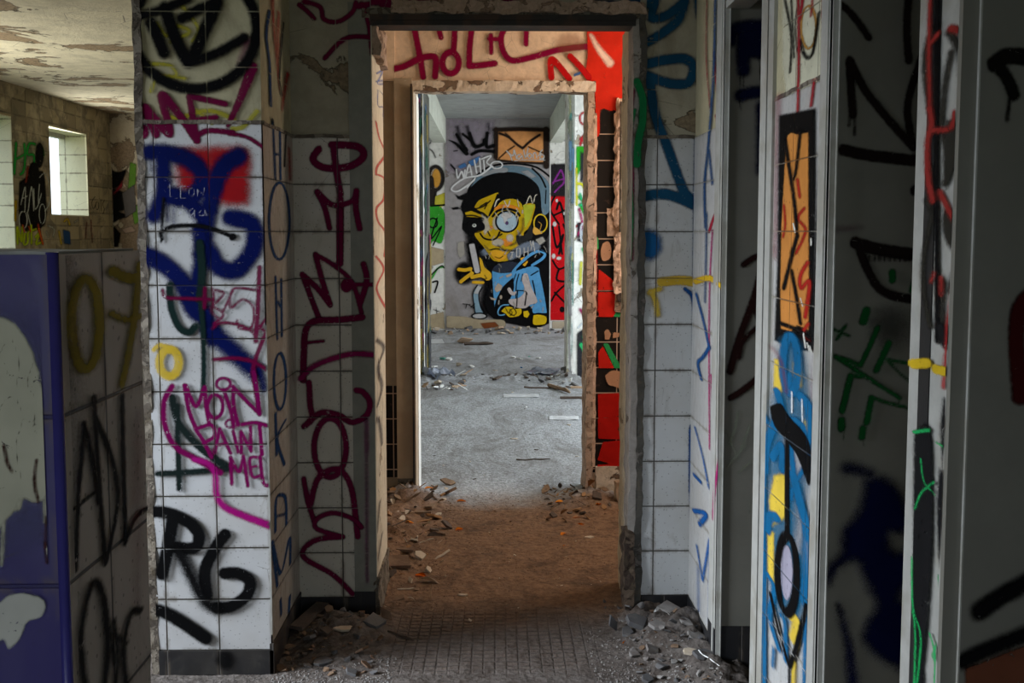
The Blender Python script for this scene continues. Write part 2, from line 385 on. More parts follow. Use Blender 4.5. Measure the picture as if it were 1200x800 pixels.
w_bl = wall('wall_back_left', [(-1.1, -.40, 3.433, 3.76, 0, 2.5, M_GREYPL), (-.665, -.475, 3.43, 3.434, T0, TT_, M_TILE_BL),
    (-.475, -.401, 3.427, 3.44, .09, 2.07, M_STRIP), (-.401, -.3985, 3.43, 3.765, .14, 2.0, M_JAMB),
    ('r', -.665, -.476, 3.425, 3.437, TT_-.004, TT_+.008, M_ROUGH, dict(step=.012, amp=.003, seed=8)),
    ('r', -.41, -.392, 3.425, 3.77, 0, .14, M_ROUGH, dict(step=.02, amp=.008, seed=9)),
    ('r', -.404, -.375, 3.44, 3.70, 1.90, 2.01, M_PINKR, dict(step=.02, amp=.014, seed=9))])
wall('baseboard_back_left', [(-.665, -.476, 3.424, 3.44, 0, T0, M_BASE), (-.476, -.404, 3.421, 3.44, 0, .095, M_BASE)])
w_br = wall('wall_back_right', [(.485, 1.6, 3.433, 3.76, 0, 2.5, M_GREYPL), (.506, .671, 3.43, 3.434, T0, TT_, M_TILE_BR),
    ('r', .507, .671, 3.426, 3.437, TT_-.004, TT_+.008, M_ROUGH, dict(step=.012, amp=.003, seed=12)),
    ('r', .462, .486, 3.425, 3.55, 0, 2.03, M_JAMBG, dict(step=.025, amp=.006, seed=13)), ('r', .484, .507, 3.42, 3.55, 0, 2.03, M_DARKR, dict(step=.02, amp=.008, seed=16)),
    ('r', .470, .50, 3.55, 3.77, 0, 2.03, M_JAMB, dict(step=.03, amp=.005, seed=14)),
    ('r', .446, .480, 3.405, 3.50, 0, .30, M_ROTW, dict(step=.02, amp=.012, seed=15))])
wall('baseboard_back_right', [(.507, .672, 3.424, 3.44, 0, T0, M_BASE)])
w_bh = wall('wall_back_top', [(-.40, .485, 3.433, 3.53, 2.03, 2.5, M_GREYPL),
    ('r', -.33, .50, 3.412, 3.45, 2.035, 2.075, M_PINKR, dict(step=.014, amp=.011, seed=21)),
    ('r', -.43, .51, 3.425, 3.45, 2.02, 2.05, M_ROUGH, dict(step=.02, amp=.005, seed=22))])
wall('trim_2', [(-.402, .47, 3.424, 3.52, 1.996, 2.028, M_DARKMETAL), (-.402, .47, 3.418, 3.426, 2.012, 2.03, M_DARKMETAL)])
# ---- right side: ends of the cubicle dividers
w_ra = wall('wall_right', [(.673, 2.0, 2.975, 3.433, 0, 2.5, M_CREAM), (.67, .6735, 3.08, 3.43, T0, TT_, M_TILE_RW), (.674, 2.0, 2.97, 2.976, .145, 2.5, M_PANEL)])
w_rb = wall('wall_right', [(.673, 2.0, 2.035, 2.56, 0, 2.5, M_CREAM), (.67, .6735, 2.10, 2.45, T0, TT_, M_TILE_RW), (.674, 2.0, 2.03, 2.036, .145, 2.5, M_PANEL),
    ('r', .668, .675, 2.10, 2.45, TT_-.004, TT_+.006, M_ROUGH, dict(step=.012, amp=.002, seed=32))])
w_rc = wall('wall_right', [(.673, 2.0, 1.485, 1.625, 0, 2.5, M_CREAM), (.67, .6735, 1.48, 1.547, 0, 2.5, M_FRAME), (.67, .6735, 1.585, 1.626, 0, 2.5, M_FRAME), (.674, 2.0, 1.475, 1.486, 0, 2.5, M_PANEL)])
wall('baseboard_right', [(.666, .68, 3.08, 3.43, 0, T0, M_BASE), (.675, 2.0, 2.966, 2.98, 0, .145, M_BASE), (.6635, .68, 2.98, 3.08, 0, .13, M_BASE)])
wall('baseboard_right', [(.666, .68, 2.10, 2.45, 0, T0, M_BASE), (.675, 2, 2.026, 2.04, 0, .145, M_BASE)])
def frame_profile(name, y0, y1, front):
    """folded steel door frame on the edge of a divider"""
    b = MB()
    b.box(.664, .674, y0+.003, y1, .02, 2.5, M_FRAME)
    b.box(.664, .6755, front-.004, front+.012, .02, 2.5, M_FRAME)
    b.box(.6755, .678, front-.009, front+.012, .02, 2.5, M_FRAME)
    b.box(.661, .665, y0+.3*(y1-y0), y0+.42*(y1-y0), .02, 2.5, M_FRAME)
    return b.build(name, None, 'structure')
frame_profile('trim_3', 2.966, 3.08, 2.97)
frame_profile('trim_4', 2.026, 2.098, 2.03)
b = MB(); b.box(.664, .674, 2.455, 2.50, .02, 2.5, M_FRAME); b.box(.667, .674, 2.50, 2.512, .02, 2.5, M_GROOVE); b.box(.664, .674, 2.512, 2.568, .02, 2.5, M_FRAME); b.build('trim_5', None, 'structure')
b = MB(); b.box(.668, .676, 1.547, 1.585, .0, 2.5, M_GROOVE); b.box(.667, .690, 1.470, 1.482, 0, 2.5, M_PANEL); b.box(.690, .6925, 1.464, 1.478, 0, 2.5, M_FRAME); b.build('trim_6', None, 'structure')
wall('wall_right_top', [(.673, .72, 2.56, 2.975, 1.975, 2.5, M_CREAM), (.664, .73, 2.57, 2.965, 1.955, 1.975, M_FRAME),
    (.673, .72, 1.625, 2.035, 1.975, 2.5, M_CREAM), (.673, .72, .2, 1.485, 1.975, 2.5, M_CREAM)])
wall('wall_right_far', [(2.0, 2.1, -2, 3.44, 0, 2.5, M_PANEL), (.673, 2.0, -.6, .2, 0, 2.5, M_CREAM)])
# ---- low tiled partition in the left foreground
w_pf = MB(); w_pf.box(-1.5, -.3935, .9235, 1.137, 0, 1.295, M_GREYPL)
w_pf.box(-1.5, -.3945, .92, .924, 0, 1.30, M_TILE_PF)
xs = [(1.14, z) for z in (0,)]
# the side tiles end in a broken edge at the far corner
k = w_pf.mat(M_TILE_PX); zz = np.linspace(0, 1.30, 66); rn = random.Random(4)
base = len(w_pf.v)
for i, z in enumerate(zz):
    yb = 1.137+.006*mnoise.noise(Vector((0, 3, z*7)))+.004*mnoise.noise(Vector((5, 1, z*30)))
    for x, y in ((-.39, .926), (-.39, yb), (-.3945, yb), (-.3945, .926)): w_pf.v.append((x, y, z))
for i in range(len(zz)-1):
    for a, c in ((0, 1), (1, 2), (2, 3), (3, 0)):
        w_pf.f.append((base+4*i+a, base+4*i+c, base+4*i+4+c, base+4*i+4+a)); w_pf.mi.append(k)
w_pf.f.append(tuple(base+4*(len(zz)-1)+j for j in range(4))); w_pf.mi.append(k)
M_TOP = simple('worn_grey_partition_top', (.36, .36, .34), .7, .5, 18, .003, second=(.16, .15, .13))
w_pf.rough(-1.5, -.396, .925, 1.135, 1.285, 1.302, M_TOP, step=.03, amp=.002, seed=40)
w_part = w_pf.build('wall_partition', None, 'structure')
M_BLUEPAINT = simple('blue_violet_gloss_paint', (.040, .035, .20), .22, .2, 12, .001, second=(.06, .055, .26), amt=.6)
cb = MB(); cb.tube([(-.3945, .9245, 0), (-.3945, .9245, 1.302)], .0055, M_BLUEPAINT, 14); cb.build('trim_7', None, 'structure', True)
# ---- shell of the near rooms
wall('ceiling', [(-4.1, 2.1, -2.1, 3.76, 2.5, 2.6, M_CREAM)])
wall('ceiling_left_room', [(-4.1, -1.06, 3.76, 10.5, 2.49, 2.6, M_CEILL), (-4.1, -1.04, 3.25, 3.76, 2.485, 2.5, M_CEILL)])
wall('trim_8', [(-3.8, -1.03, 3.0, 3.2, 2.035, 2.5, M_ROUGH)])
wall('wall_entrance', [(-4.1, -1.6, -2.1, -2, 0, 2.5, M_GREYPL), (1.1, 2.1, -2.1, -2, 0, 2.5, M_GREYPL), (-1.6, 1.1, -2.1, -2, 1.75, 2.5, M_GREYPL), (-1.6, 1.1, -2.1, -2, 0, .15, M_GREYPL)])  # unseen end wall; its opening is made up for the fill lamp
def lw_boxes():
    ops = [(1.1, 3.1, 1.2, 2.3), (5.6, 7.1, 1.2, 2.23), (7.4, 8.25, 1.02, 2.23), (8.93, 9.75, 1.465, 2.235)]  # second opening is unseen, added for the left room lamp
    out = []; y = -2.1
    for a, b_, z0, z1 in ops:
        out += [(-4.06, -3.8, y, a, 0, 2.5, M_BRICK), (-4.06, -3.8, a, b_, 0, z0, M_BRICK), (-4.06, -3.8, a, b_, z1, 2.5, M_BRICK)]
        out += [(-4.06, -3.803, b_-.012, b_, z0, z1, M_BLOCKREV), (-4.06, -3.803, a, b_, z1-.01, z1, M_BLOCKREV), (-4.06, -3.803, a, b_, z0, z0+.01, M_BLOCKREV)]
        y = b_
    out.append((-4.06, -3.8, y, 10.34, 0, 2.5, M_BRICK)); return out
w_lw = wall('wall_left_room_window_side', lw_boxes())
w_lb = wall('wall_left_room_end', [(-4.06, -1.0, 10.34, 10.5, 0, 2.5, plaster_mat('mottled_flaking_wall', (.44, .38, .29), (.26, .19, .13), .5, 3.5, thr=.5, bumpd=.01))])
wall('wall_left_room_inner', [(-1.1, -1.0, 3.76, 10.34, 0, 2.6, M_GREYPL)])
def window(n, a, b_, z0, z1):
    m = MB()
    m.box(-4.05, -4.0, a+.22, a+.25, z0, z1, M_FRAME); m.box(-4.05, -4.0, a, b_, z1-.04, z1, M_FRAME)
    m.rough(-4.04, -3.99, b_-.5, b_-.475, z0, z1, M_ROUGH, step=.04, amp=.012, seed=n)
    m.build('window_%d' % n, None, 'structure')
window(1, 7.4, 8.25, 1.03, 2.22); window(2, 8.93, 9.75, 1.475, 2.225)
# ---- second room
w_2 = wall('wall_second_room_back', [(.465, 1.7, 5.053, 5.3, 0, 2.5, M_ROOM2), (-1.1, -.475, 5.053, 5.3, 0, 2.5, M_BOARD), (-.475, .465, 5.053, 5.15, 2.05, 2.5, M_ROOM2), (-1.1, -.475, 5.045, 5.055, 2.05, 2.5, M_ROOM2),
    (.495, .66, 5.046, 5.056, .12, 1.98, M_BLACKT), (-.60, -.477, 5.046, 5.056, .10, .56, M_BLACKT),
    ('r', .462, .494, 5.035, 5.29, 0, 2.03, M_PINKR, dict(step=.025, amp=.008, seed=50)),
    ('r', -.43, .50, 5.02, 5.12, 1.998, 2.05, M_CASING, dict(step=.02, amp=.006, seed=52)),
    ('r', .635, .70, 5.02, 5.05, .02, .13, M_PINKR, dict(step=.03, amp=.01, seed=53)),
    ('r', .51, .64, 5.03, 5.05, .0, .15, M_CASING, dict(step=.03, amp=.008, seed=54))])
b = MB(); b.box(-.478, -.392, 5.02, 5.06, .10, 2.06, M_BOARD); b.box(-.392, -.383, 5.0, 5.3, .0, 2.02, M_BOARD); b.box(-.398, -.388, 4.995, 5.005, .0, 2.03, M_DARKMETAL); b.box(-.3835, -.380, 5.15, 5.3, 0, 2.0, M_WHITE3)
b.rough(-.478, -.40, 5.03, 5.06, 0, .10, M_ROUGH, step=.02, amp=.008, seed=60); b.build('trim_9', None, 'structure')
wall('wall_second_room_right', [(1.6, 1.7, 3.76, 3.95, 0, 2.5, M_ROOM2), (1.6, 1.7, 4.75, 5.05, 0, 2.5, M_ROOM2), (1.6, 1.7, 3.95, 4.75, 0, 1.05, M_ROOM2), (1.6, 1.7, 3.95, 4.75, 2.25, 2.5, M_ROOM2)])
wall('ceiling_second_room', [(-1.0, 1.7, 3.76, 5.3, 2.5, 2.6, M_ROOM2)])
# ---- third room
w_3 = wall('wall_third_room_back', [(.655, 3, 9.1, 9.4, 0, 2.6, M_WHITE3), (-1.0, -.613, 9.1, 9.95, 0, 2.6, M_WHITE3), (-.613, .66, 9.1, 9.4, 2.6, 2.9, M_WHITE3)])
b = MB(); b.rough(.652, .713, 9.03, 9.1, 0, 2.62, M_WHITE3, step=.05, amp=.006, seed=70); b.build('trim_10', None, 'structure')
b = MB(); b.rough(-.68, -.612, 9.03, 9.1, 0, 2.62, M_WHITE3, step=.05, amp=.006, seed=71); b.build('trim_11', None, 'structure')
def pierced(x0, x1, y0, y1, z1, wy0, wy1, m): return [(x0, x1, y0, wy0, 0, z1, m), (x0, x1, wy1, y1, 0, z1, m), (x0, x1, wy0, wy1, 0, .95, m), (x0, x1, wy0, wy1, 2.25, z1, m)]
wall('wall_third_room_right', pierced(3, 3.1, 5.05, 9.1, 2.9, 5.6, 8.6, M_WHITE3))
wall('ceiling_third_room', [(-1.0, 3.1, 5.3, 9.1, 2.6, 2.7, M_WHITE3), (-1.1, 3.1, 5.05, 5.3, 2.5, 2.7, M_WHITE3), (1.7, 3.1, 5.05, 5.3, 0, 2.6, M_WHITE3)])
# ---- fourth room with the mural
w_4 = wall('wall_mural', [(-.63, .757, 13.8, 14.0, 0, 2.9, M_GREY3), (-1.1, -.63, 13.81, 14.0, 0, 2.6, M_WHITE3), (.757, 3.1, 13.81, 14.0, 0, 2.6, M_WHITE3), (-.645, -.63, 13.795, 13.82, 0, 2.5, M_GREY3), (.757, .77, 13.795, 13.82, 0, 2.5, M_WHITE3)])
wall('wall_fourth_room_right', pierced(3, 3.1, 9.1, 13.8, 2.9, 10.1, 13.1, M_WHITE3))
wall('wall_fourth_room_left', [(-1.1, -1.0, 9.95, 13.8, 0, 2.6, M_WHITE3)])
wall('ceiling_fourth_room', [(-.63, .757, 9.4, 14, 2.83, 2.95, M_CEIL4), (-1.1, -.80, 9.4, 14, 2.53, 2.9, M_CEIL4), (.92, 3.1, 9.4, 14, 2.53, 2.9, M_CEIL4)])
wall('trim_12', [(-.80, -.63, 9.4, 13.8, 2.51, 2.9, M_BEAM4)]); wall('trim_13', [(.757, .92, 9.4, 13.8, 2.51, 2.9, M_BEAM4)])

# ------------------------------------------------------------------ floor
def gauss(x, y, cx, cy, sx, sy): return math.exp(-((x-cx)/sx)**2-((y-cy)/sy)**2)
HEAPS = [(-.55, 3.28, .13, .16, .055), (-.42, 3.28, .08, .10, .03), (.60, 3.22, .13, .18, .075), (.66, 2.9, .10, .16, .05), (.50, 3.42, .06, .06, .05), (-.45, 4.3, .13, .5, .055), (-.42, 4.95, .13, .14, .07),
         (.50, 4.95, .14, .14, .055), (-.6, 8.95, .16, .16, .07), (.66, 8.95, .16, .16, .07), (0, 9.2, .8, .1, .03), (.1, 13.65, .7, .12, .04), (.75, 2.65, .12, .14, .06)]
def floor_h(x, y):
    h = 0
    for cx, cy, sx, sy, a in HEAPS:
        if abs(x-cx) < 3*sx and abs(y-cy) < 3*sy: h += a*gauss(x, y, cx, cy, sx, sy)
    k = .6 if y > 5.4 else 1.
    n = mnoise.noise(Vector((x*9, y*9, 0)))*.004+mnoise.noise(Vector((x*28, y*28, 3)))*.003+mnoise.noise(Vector((x*70, y*70, 5)))*.0022
    return h*(1+.5*mnoise.noise(Vector((x*22, y*22, 9)))+.3*mnoise.noise(Vector((x*60, y*60, 2))))+n*k*(1+min(3, h*40))
def floor_mat():
    t = NT('earth_and_concrete_floor'); Y = t.sep.outputs[1]
    wob = t.noise(3.2, 5, .7); a = t.noise(38, 6, .72); b_ = t.noise(7, 6, .7, .8); cc = t.voro(60)
    Yw = t.math('ADD', Y, t.math('MULTIPLY', t.math('SUBTRACT', wob, .5), .5))
    near = t.mix(t.ramp(a, .3, .68), (.070, .058, .050), (.165, .145, .132)); near = t.mix(t.ramp(b_, .45, .7, 0, .7), near, (.050, .036, .028))
    # worn mosaic of small anti-slip tiles
    g, rnd, d = grout_of(t, 0, .036, 2., -.5, 1, .003)
    gy_ = t.math('FRACT', t.math('DIVIDE', Y, .03)); gl = t.ramp(gy_, .1, .4, 1, 0)
    gm = t.math('MAXIMUM', g, gl)
    area_ = t.math('MULTIPLY', t.ramp(Y, 2.95, 3.05), t.math('MULTIPLY', t.ramp(Y, 3.42, 3.55, 1, 0), t.math('MULTIPLY', t.ramp(t.sep.outputs[0], -.36, -.28), t.ramp(t.sep.outputs[0], .22, .36, 1, 0))))
    area_ = t.math('MULTIPLY', area_, t.ramp(b_, .40, .62, 1, .35))
    near = t.mix(t.math('MULTIPLY', area_, .62), near, t.mix(gm, (.15, .115, .095), (.045, .033, .026)))
    earth = t.mix(t.ramp(a, .3, .7), (.13, .075, .045), (.27, .165, .10)); earth = t.mix(t.ramp(b_, .45, .72, 0, .75), earth, (.06, .037, .025))
    conc = t.mix(t.ramp(a, .32, .66), (.20, .205, .21), (.40, .415, .43)); conc = t.mix(t.ramp(t.noise(2.5, 8, .8, 1.2, vec=t.scale_vec((1, .45, 1))), .42, .66), conc, (.17, .165, .16))
    conc = t.mix(t.ramp(t.noise(80, 3, .7), .62, .7, 0, .7), conc, (.07, .06, .05))
    col = t.mix(t.ramp(Yw, 3.25, 3.65), near, earth); col = t.mix(t.ramp(Yw, 4.75, 5.15), col, conc)
    h = t.math('ADD', t.math('ADD', a, t.math('MULTIPLY', cc, .4)), t.math('MULTIPLY', t.math('MULTIPLY', gm, area_), -1.2))
    return t.done(t.bsdf(col, .85, t.bump(h, .008), spec=.2))
def build_floor():
    xs = np.concatenate([np.linspace(-4.06, -1.1, 8), np.arange(-1.08, 1.2, .016), np.linspace(1.25, 3.1, 10)])
    ys = np.concatenate([np.linspace(-2.1, 2.2, 8), np.arange(2.3, 5.6, .016), np.arange(5.65, 9.6, .04), np.linspace(9.65, 13.3, 50), np.arange(13.35, 14.0, .03)])
    V = [(x, y, floor_h(x, y)) for y in ys for x in xs]; n = len(xs)
    Fc = [(j*n+i, j*n+i+1, (j+1)*n+i+1, (j+1)*n+i) for j in range(len(ys)-1) for i in range(n-1)]
    me = bpy.data.meshes.new('floor'); me.from_pydata(V, [], Fc); me.materials.append(floor_mat()); me.polygons.foreach_set('use_smooth', [True]*len(Fc)); me.update()
    o = bpy.data.objects.new('floor', me); C.objects.link(o); o['kind'] = 'structure'
build_floor()
g_ = MB(); g_.box(-40, 40, -30, 40, -.12, -.03, simple('yard_ground', (.22, .25, .12), .9, .6, 3)); g_.build('ground', None, 'structure')
# ------------------------------------------------------------------ paint on the walls
PL = Wall(1, 2.99, -1, -1.004, -.663, .0, 2.5, .005); PL.parent = w_pier; PL.grid = (0, -.975, .074)
PS = Wall(0, -.663, 1, 2.99, 3.43, 0, 2.5, .006); PS.parent = w_pier; PS.grid = (1, 2.99, .074)
BL = Wall(1, 3.426, -1, -.663, -.402, .075, 2.5, .006); BL.parent = w_bl; BL.grid = (0, -.515, .074)
BT = Wall(1, 3.432, -1, -.40, .485, 2.03, 2.5, .006); BT.parent = w_bh
JL = Wall(0, -.3985, 1, 3.43, 3.76, .1, 2.0, .005); JL.parent = w_bl
BR = Wall(1, 3.429, -1, .506, .67, .075, 2.5, .006); BR.parent = w_br; BR.grid = (0, .547, .074)
JR = Wall(1, 3.412, -1, .462, .507, .1, 2.03, .005); JR.parent = w_br
RA = Wall(0, .6695, -1, 3.08, 3.43, .08, 2.5, .006); RA.parent = w_ra; RA.grid = (1, 2.44, .074)
RT = Wall(0, .6635, -1, 2.97, 3.078, .08, 2.5, .006); RT.parent = w_ra
RB = Wall(0, .6695, -1, 2.10, 2.455, .08, 2.5, .004); RB.parent = w_rb; RB.grid = (1, 2.44, .074)
RC = Wall(0, .6675, -1, 1.482, 1.625, .08, 2.5, .004); RC.parent = w_rc
GA = Wall(1, 2.969, -1, .679, 2.0, .16, 2.5, .006); GA.parent = w_ra
GB = Wall(1, 2.029, -1, .679, 2.0, .0, 2.5, .004); GB.parent = w_rb
GC = Wall(1, 1.474, -1, .694, 2.0, .0, 2.5, .003); GC.parent = w_rc
PF = Wall(1, .919, -1, -1.5, -.405, 0, 1.299, .0025); PF.parent = w_part
PX = Wall(0, -.389, 1, .934, 1.134, 0, 1.299, .0025); PX.parent = w_part
LW = Wall(0, -3.799, 1, 4, 10.33, 0, 2.49, .014); LW.parent = w_lw
LB = Wall(1, 10.335, -1, -3.79, -1.1, 0, 2.49, .014); LB.parent = w_lb
W2 = Wall(1, 5.044, -1, -.478, .70, .14, 2.5, .007); W2.parent = w_2
W3 = Wall(1, 9.097, -1, .715, 1.2, 0.02, 2.6, .012); W3.parent = w_3
P3R = Wall(1, 9.02, -1, .652, .713, 0, 2.6, .012); P3R.parent = w_3
P3L = Wall(1, 9.02, -1, -.68, -.612, 0, 2.6, .012); P3L.parent = w_3
MW = Wall(1, 13.799, -1, -.63, .757, .02, 2.83, .011); MW.parent = w_4
ML = Wall(1, 13.806, -1, -1.0, -.645, .02, 2.6, .012); ML.parent = w_4
MR = Wall(1, 13.806, -1, .772, 1.3, .02, 2.6, .012); MR.parent = w_4
A1 = (150, 0, 2.665); A3 = (150, 270, 2.665); A4 = (150, 540, 3.075)
B6 = (300, 0, 2.665); B7 = (300, 250, 2.665); B8 = (300, 500, 2.665)
D1 = (730, 0, 2.965); D2 = (730, 250, 2.965); D3 = (730, 500, 2.665)
S4 = (880, 0, 2.665); S5 = (880, 270, 2.857); S6 = (880, 520, 2.857)
C1 = (1040, 0, 2.0); C2 = (1040, 380, 1.905); P5 = (0, 270, 1.509); L8 = (0, 90, 3.812)
M1 = (430, 0, 3.636); Z2 = (480, 90, 4.0); Z3 = (480, 240, 4.0); MA = (510, 130, 5.713); MBt = (510, 250, 5.713)
BLACK = (.005, .005, .0055); MAROON = (.135, .0015, .038); MAG = (.17, .002, .075); BLUE = (.002, .006, .075); TEALB = (.012, .10, .25); YEL = (.55, .38, .02); RED = (.42, .012, .014); GREEN = (.01, .16, .03)
cB = coat(BLACK, .004); cBs = coat(BLACK, .008, speck=.1, wear=.1); cM = coat(MAROON, .004, op=.95)
def S_(w, p): return ('s', w, p)
def L_(w, p): return ('l', w, p)
def P_(p): return ('p', 0, p)
def Q_(p): return ('q', 0, p)
def E_(w, cx, cy, rx, ry): return ('e', w, [(cx, cy), (rx, ry)])
def F_(cx, cy, rx, ry): return ('f', 0, [(cx, cy), (rx, ry)])
# ---- pier in the left foreground
graffiti(PL, 'faint yellow scribble around the black circle', [LY(coat((.42, .38, .02), .005, op=.75), S_(14, '88,72 120,112 150,82 192,100 135,130'), S_(14, '62,200 130,205 150,238 95,240 72,285'), S_(13, '130,238 178,245'), S_(12, '25,220 30,260'), S_(16, '110,345 150,370 250,345 330,372'), S_(18, '325,402 360,395 402,348'), S_(12, '215,345 262,385'), S_(14, '170,20 220,90 200,130'))], A1)
graffiti(PL, 'maroon ME! with a long tailed exclamation mark', [LY(cM, F_(46, 412, 20, 24), S_(26, '88,420 52,335 130,418 104,298 150,345 215,438'), S_(22, '192,302 214,436'), S_(20, '192,300 245,312 304,325'), S_(18, '205,376 275,366'), S_(18, '212,428 250,408 328,414'), ('s', (36, 15), '388,212 352,305 312,392'), S_(13, '315,418 370,428 432,466')), LY(coat(MAG, .01, op=.5), S_(26, '375,130 350,205'))], A1)
graffiti(PL, 'black ring around the letters TZ', [LY(cBs, E_(36, 208, 92, 195, 186)), LY(cBs, S_(30, '42,48 110,28 190,-5'), S_(40, '72,72 92,115 112,165'), S_(42, '115,25 150,125 188,195'), S_(34, '168,58 220,30 280,4'), S_(42, '278,8 238,100 200,190'), S_(32, '190,198 280,165 362,118'))], A1)
graffiti(PL, 'soft red rectangle of spray behind blue letters', [LY(coat((.36, .006, .010), .022, speck=.2, wear=0, op=.92), P_('150,465 260,458 375,465 378,560 372,640 275,632 262,600 160,590'))], A1)
graffiti(PL, 'thick blue speckled letters running down the tiles', [LY(coat(BLUE, .013, speck=.22, wear=.2), S_(56, '70,476 130,480 200,505 235,560 190,620 110,610'), S_(50, '108,500 108,600 80,675'), S_(58, '345,488 300,520 265,600 240,720 230,800'), S_(54, '110,600 190,630 245,700'), S_(58, '320,680 385,700 392,770 340,840 285,835 250,780'), S_(46, '10,790 60,800'), L_(5, '72,500 72,530'), L_(5, '82,500 82,555'), L_(5, '125,640 125,690'), L_(5, '143,640 143,700'))], A1)
graffiti(PL, 'thick blue speckled diagonal stroke', [LY(coat(BLUE, .013, speck=.25, wear=.3), S_(60, '20,70 90,92 160,150 215,225 265,330'), S_(40, '165,170 190,240 215,270'), S_(50, '222,0 232,60 215,160')), LY(coat(BLUE, .02, speck=.4, wear=.45), S_(62, '265,320 330,380 395,440'), S_(30, '300,360 390,410 425,490'))], A3)
graffiti(PL, 'small pale letters LEON scratched in the blue paint', [LY(coat((.5, .5, .6), .0015, op=.6), L_(3, '132,575 132,615 155,618'), L_(3, '165,582 165,618 182,618'), L_(3, '165,600 178,600'), L_(3, '165,582 182,582'), E_(3, 200, 600, 9, 12), L_(3, '218,612 218,590 236,608 240,585'), L_(3, '150,645 165,672 172,640'), L_(3, '205,650 190,660 200,675 210,655 208,690'), S_(3, '230,655 222,670 238,672 242,655 248,675'))], A1)
graffiti(PL, 'black arched stroke with a drip at each end', [LY(cB, S_(13, '108,745 105,725 150,705 240,708 325,738'), F_(328, 740, 13, 13), S_(10, '112,620 108,700 106,752'), L_(6, '106,735 104,758'))], A1)
graffiti(PL, 'black hook and long vertical stroke down the tiles', [LY(coat((.008, .022, .02), .005), S_(26, '225,40 232,130 225,215'), S_(18, '228,215 236,330 238,420 236,505'), S_(24, '132,170 136,240 160,300 190,318 212,298'))], A3)
graffiti(PL, 'yellow ring with a short tail', [LY(coat((.62, .43, .03), .006, op=.9), E_(28, 130, 412, 30, 42), S_(16, '82,372 100,358 130,365'))], A3)
graffiti(PL, 'small maroon tag with an angular scribble', [LY(cM, S_(12, '110,185 120,208 180,212 265,215'), S_(14, '242,180 240,240'), S_(9, '265,180 270,210 262,250 285,275'), S_(9, '270,185 300,195 280,222 268,235 300,262 270,290'), S_(9, '395,185 330,182 322,240 360,215 392,240 388,300 350,305 342,280'), S_(9, '330,185 300,250'), S_(16, '412,115 408,220 400,345'), S_(10, '265,305 290,288 340,292 385,312 405,345'), S_(10, '440,265 400,318'), S_(10, '405,295 438,320'), S_(15, '432,320 405,385 392,435 400,500 412,572'), S_(13, '268,402 330,398 390,408 436,435'))], A3)
graffiti(PL, 'black letter A with a long crossbar', [LY(coat((.01, .018, .017), .005), S_(24, '140,520 160,600 230,680 315,740'), S_(20, '155,545 158,660 162,805'), S_(20, '95,758 200,752 318,742'))], A3)
graffiti(PL, 'purple red hand lettering MOIN PAINT MEL', [LY(coat(MAG, .0035), S_(15, '178,482 192,560 212,612'), S_(14, '182,482 214,548 240,488'), S_(14, '242,488 246,550 256,604'), E_(13, 274, 548, 24, 36), S_(14, '302,500 322,560 332,612'), E_(11, 300, 478, 22, 18), S_(14, '345,606 332,545 330,486'), S_(14, '332,490 375,535 412,572'), S_(15, '412,572 404,500 394,440'),
    S_(14, '212,618 240,660 262,706'), S_(13, '215,618 262,606 272,640 238,662'), S_(13, '272,692 288,618'), S_(13, '288,618 322,694'), S_(10, '278,668 312,664'), S_(13, '330,625 346,690'), E_(9, 320, 602, 13, 12), S_(12, '356,694 354,625'), S_(12, '354,625 386,688'), S_(12, '386,688 384,612'), S_(13, '358,604 400,598 442,610'), S_(14, '412,602 420,698'),
    S_(13, '326,790 322,706'), S_(12, '322,706 348,752 362,702'), S_(13, '362,702 376,796'), S_(11, '405,706 382,712 390,766 412,764'), S_(9, '386,738 404,734'), S_(13, '414,704 424,785 446,794'))], A3)
graffiti(PL, 'long magenta curve sweeping down to the edge', [LY(coat(MAG, .005), S_(20, '140,485 116,530 116,600 145,668 205,708 262,738 290,755'))], A3)
graffiti(PL, 'broad magenta stroke bending to the right edge below MEL', [LY(coat((.34, .006, .17), .007), ('s', (22, 30), '240,-8 292,8 316,45 322,120 352,165 425,198 512,230'))], A4)
graffiti(PL, 'large black letters RG', [LY(coat(BLACK, .0055, speck=.1, wear=.05), S_(46, '98,180 150,186 225,222 258,268 240,310 165,308'), S_(48, '165,200 148,300 125,405'), S_(46, '352,262 318,310 280,390 285,480'), S_(46, '350,402 400,402 440,430 430,480 375,520 322,525')), LY(coat(BLACK, .016, speck=.2, wear=.05), S_(46, '185,320 228,410 275,500 320,530'))], A4)
graffiti(PL, 'thick black curved stroke above the base tiles', [LY(coat(BLACK, .007, speck=.1, wear=.05), S_(50, '60,528 130,540 200,580 282,636')), LY(coat(BLACK, .012, op=.8), F_(350, 712, 32, 36))], A4)
cTB = coat((.012, .045, .13), .003)
graffiti(PS, 'thin blue capitals written down the side of the pier', [LY(cTB, S_(8, '42,35 32,110 42,200 46,330'), S_(7, '52,375 60,560'), S_(7, '74,405 76,560'), L_(7, '58,480 76,484'), E_(8, 72, 690, 32, 120), S_(7, '60,862 66,1060'), S_(7, '78,870 80,1050'), S_(7, '66,940 78,960'), E_(8, 74, 1190, 19, 88), S_(8, '60,1290 64,1420'), S_(8, '92,1310 66,1370 88,1450'), S_(8, '60,1660 62,1560 78,1545 92,1560 94,1640'), L_(6, '64,1610 92,1605'), S_(8, '66,1830 50,1690 76,1790 104,1680 106,1760'), S_(7, '76,1870 78,1920'), S_(8, '105,1860 102,1910'))], B6)
graffiti(PS, 'red drips and smears on the side of the pier', [LY(coat((.34, .02, .02), .006, op=.8), ('s', (12, 4), '50,-10 56,100 74,280'), ('s', (14, 3), '98,230 88,290 80,345'), S_(8, '102,462 106,560'), S_(8, '70,40 66,180'))], B6)
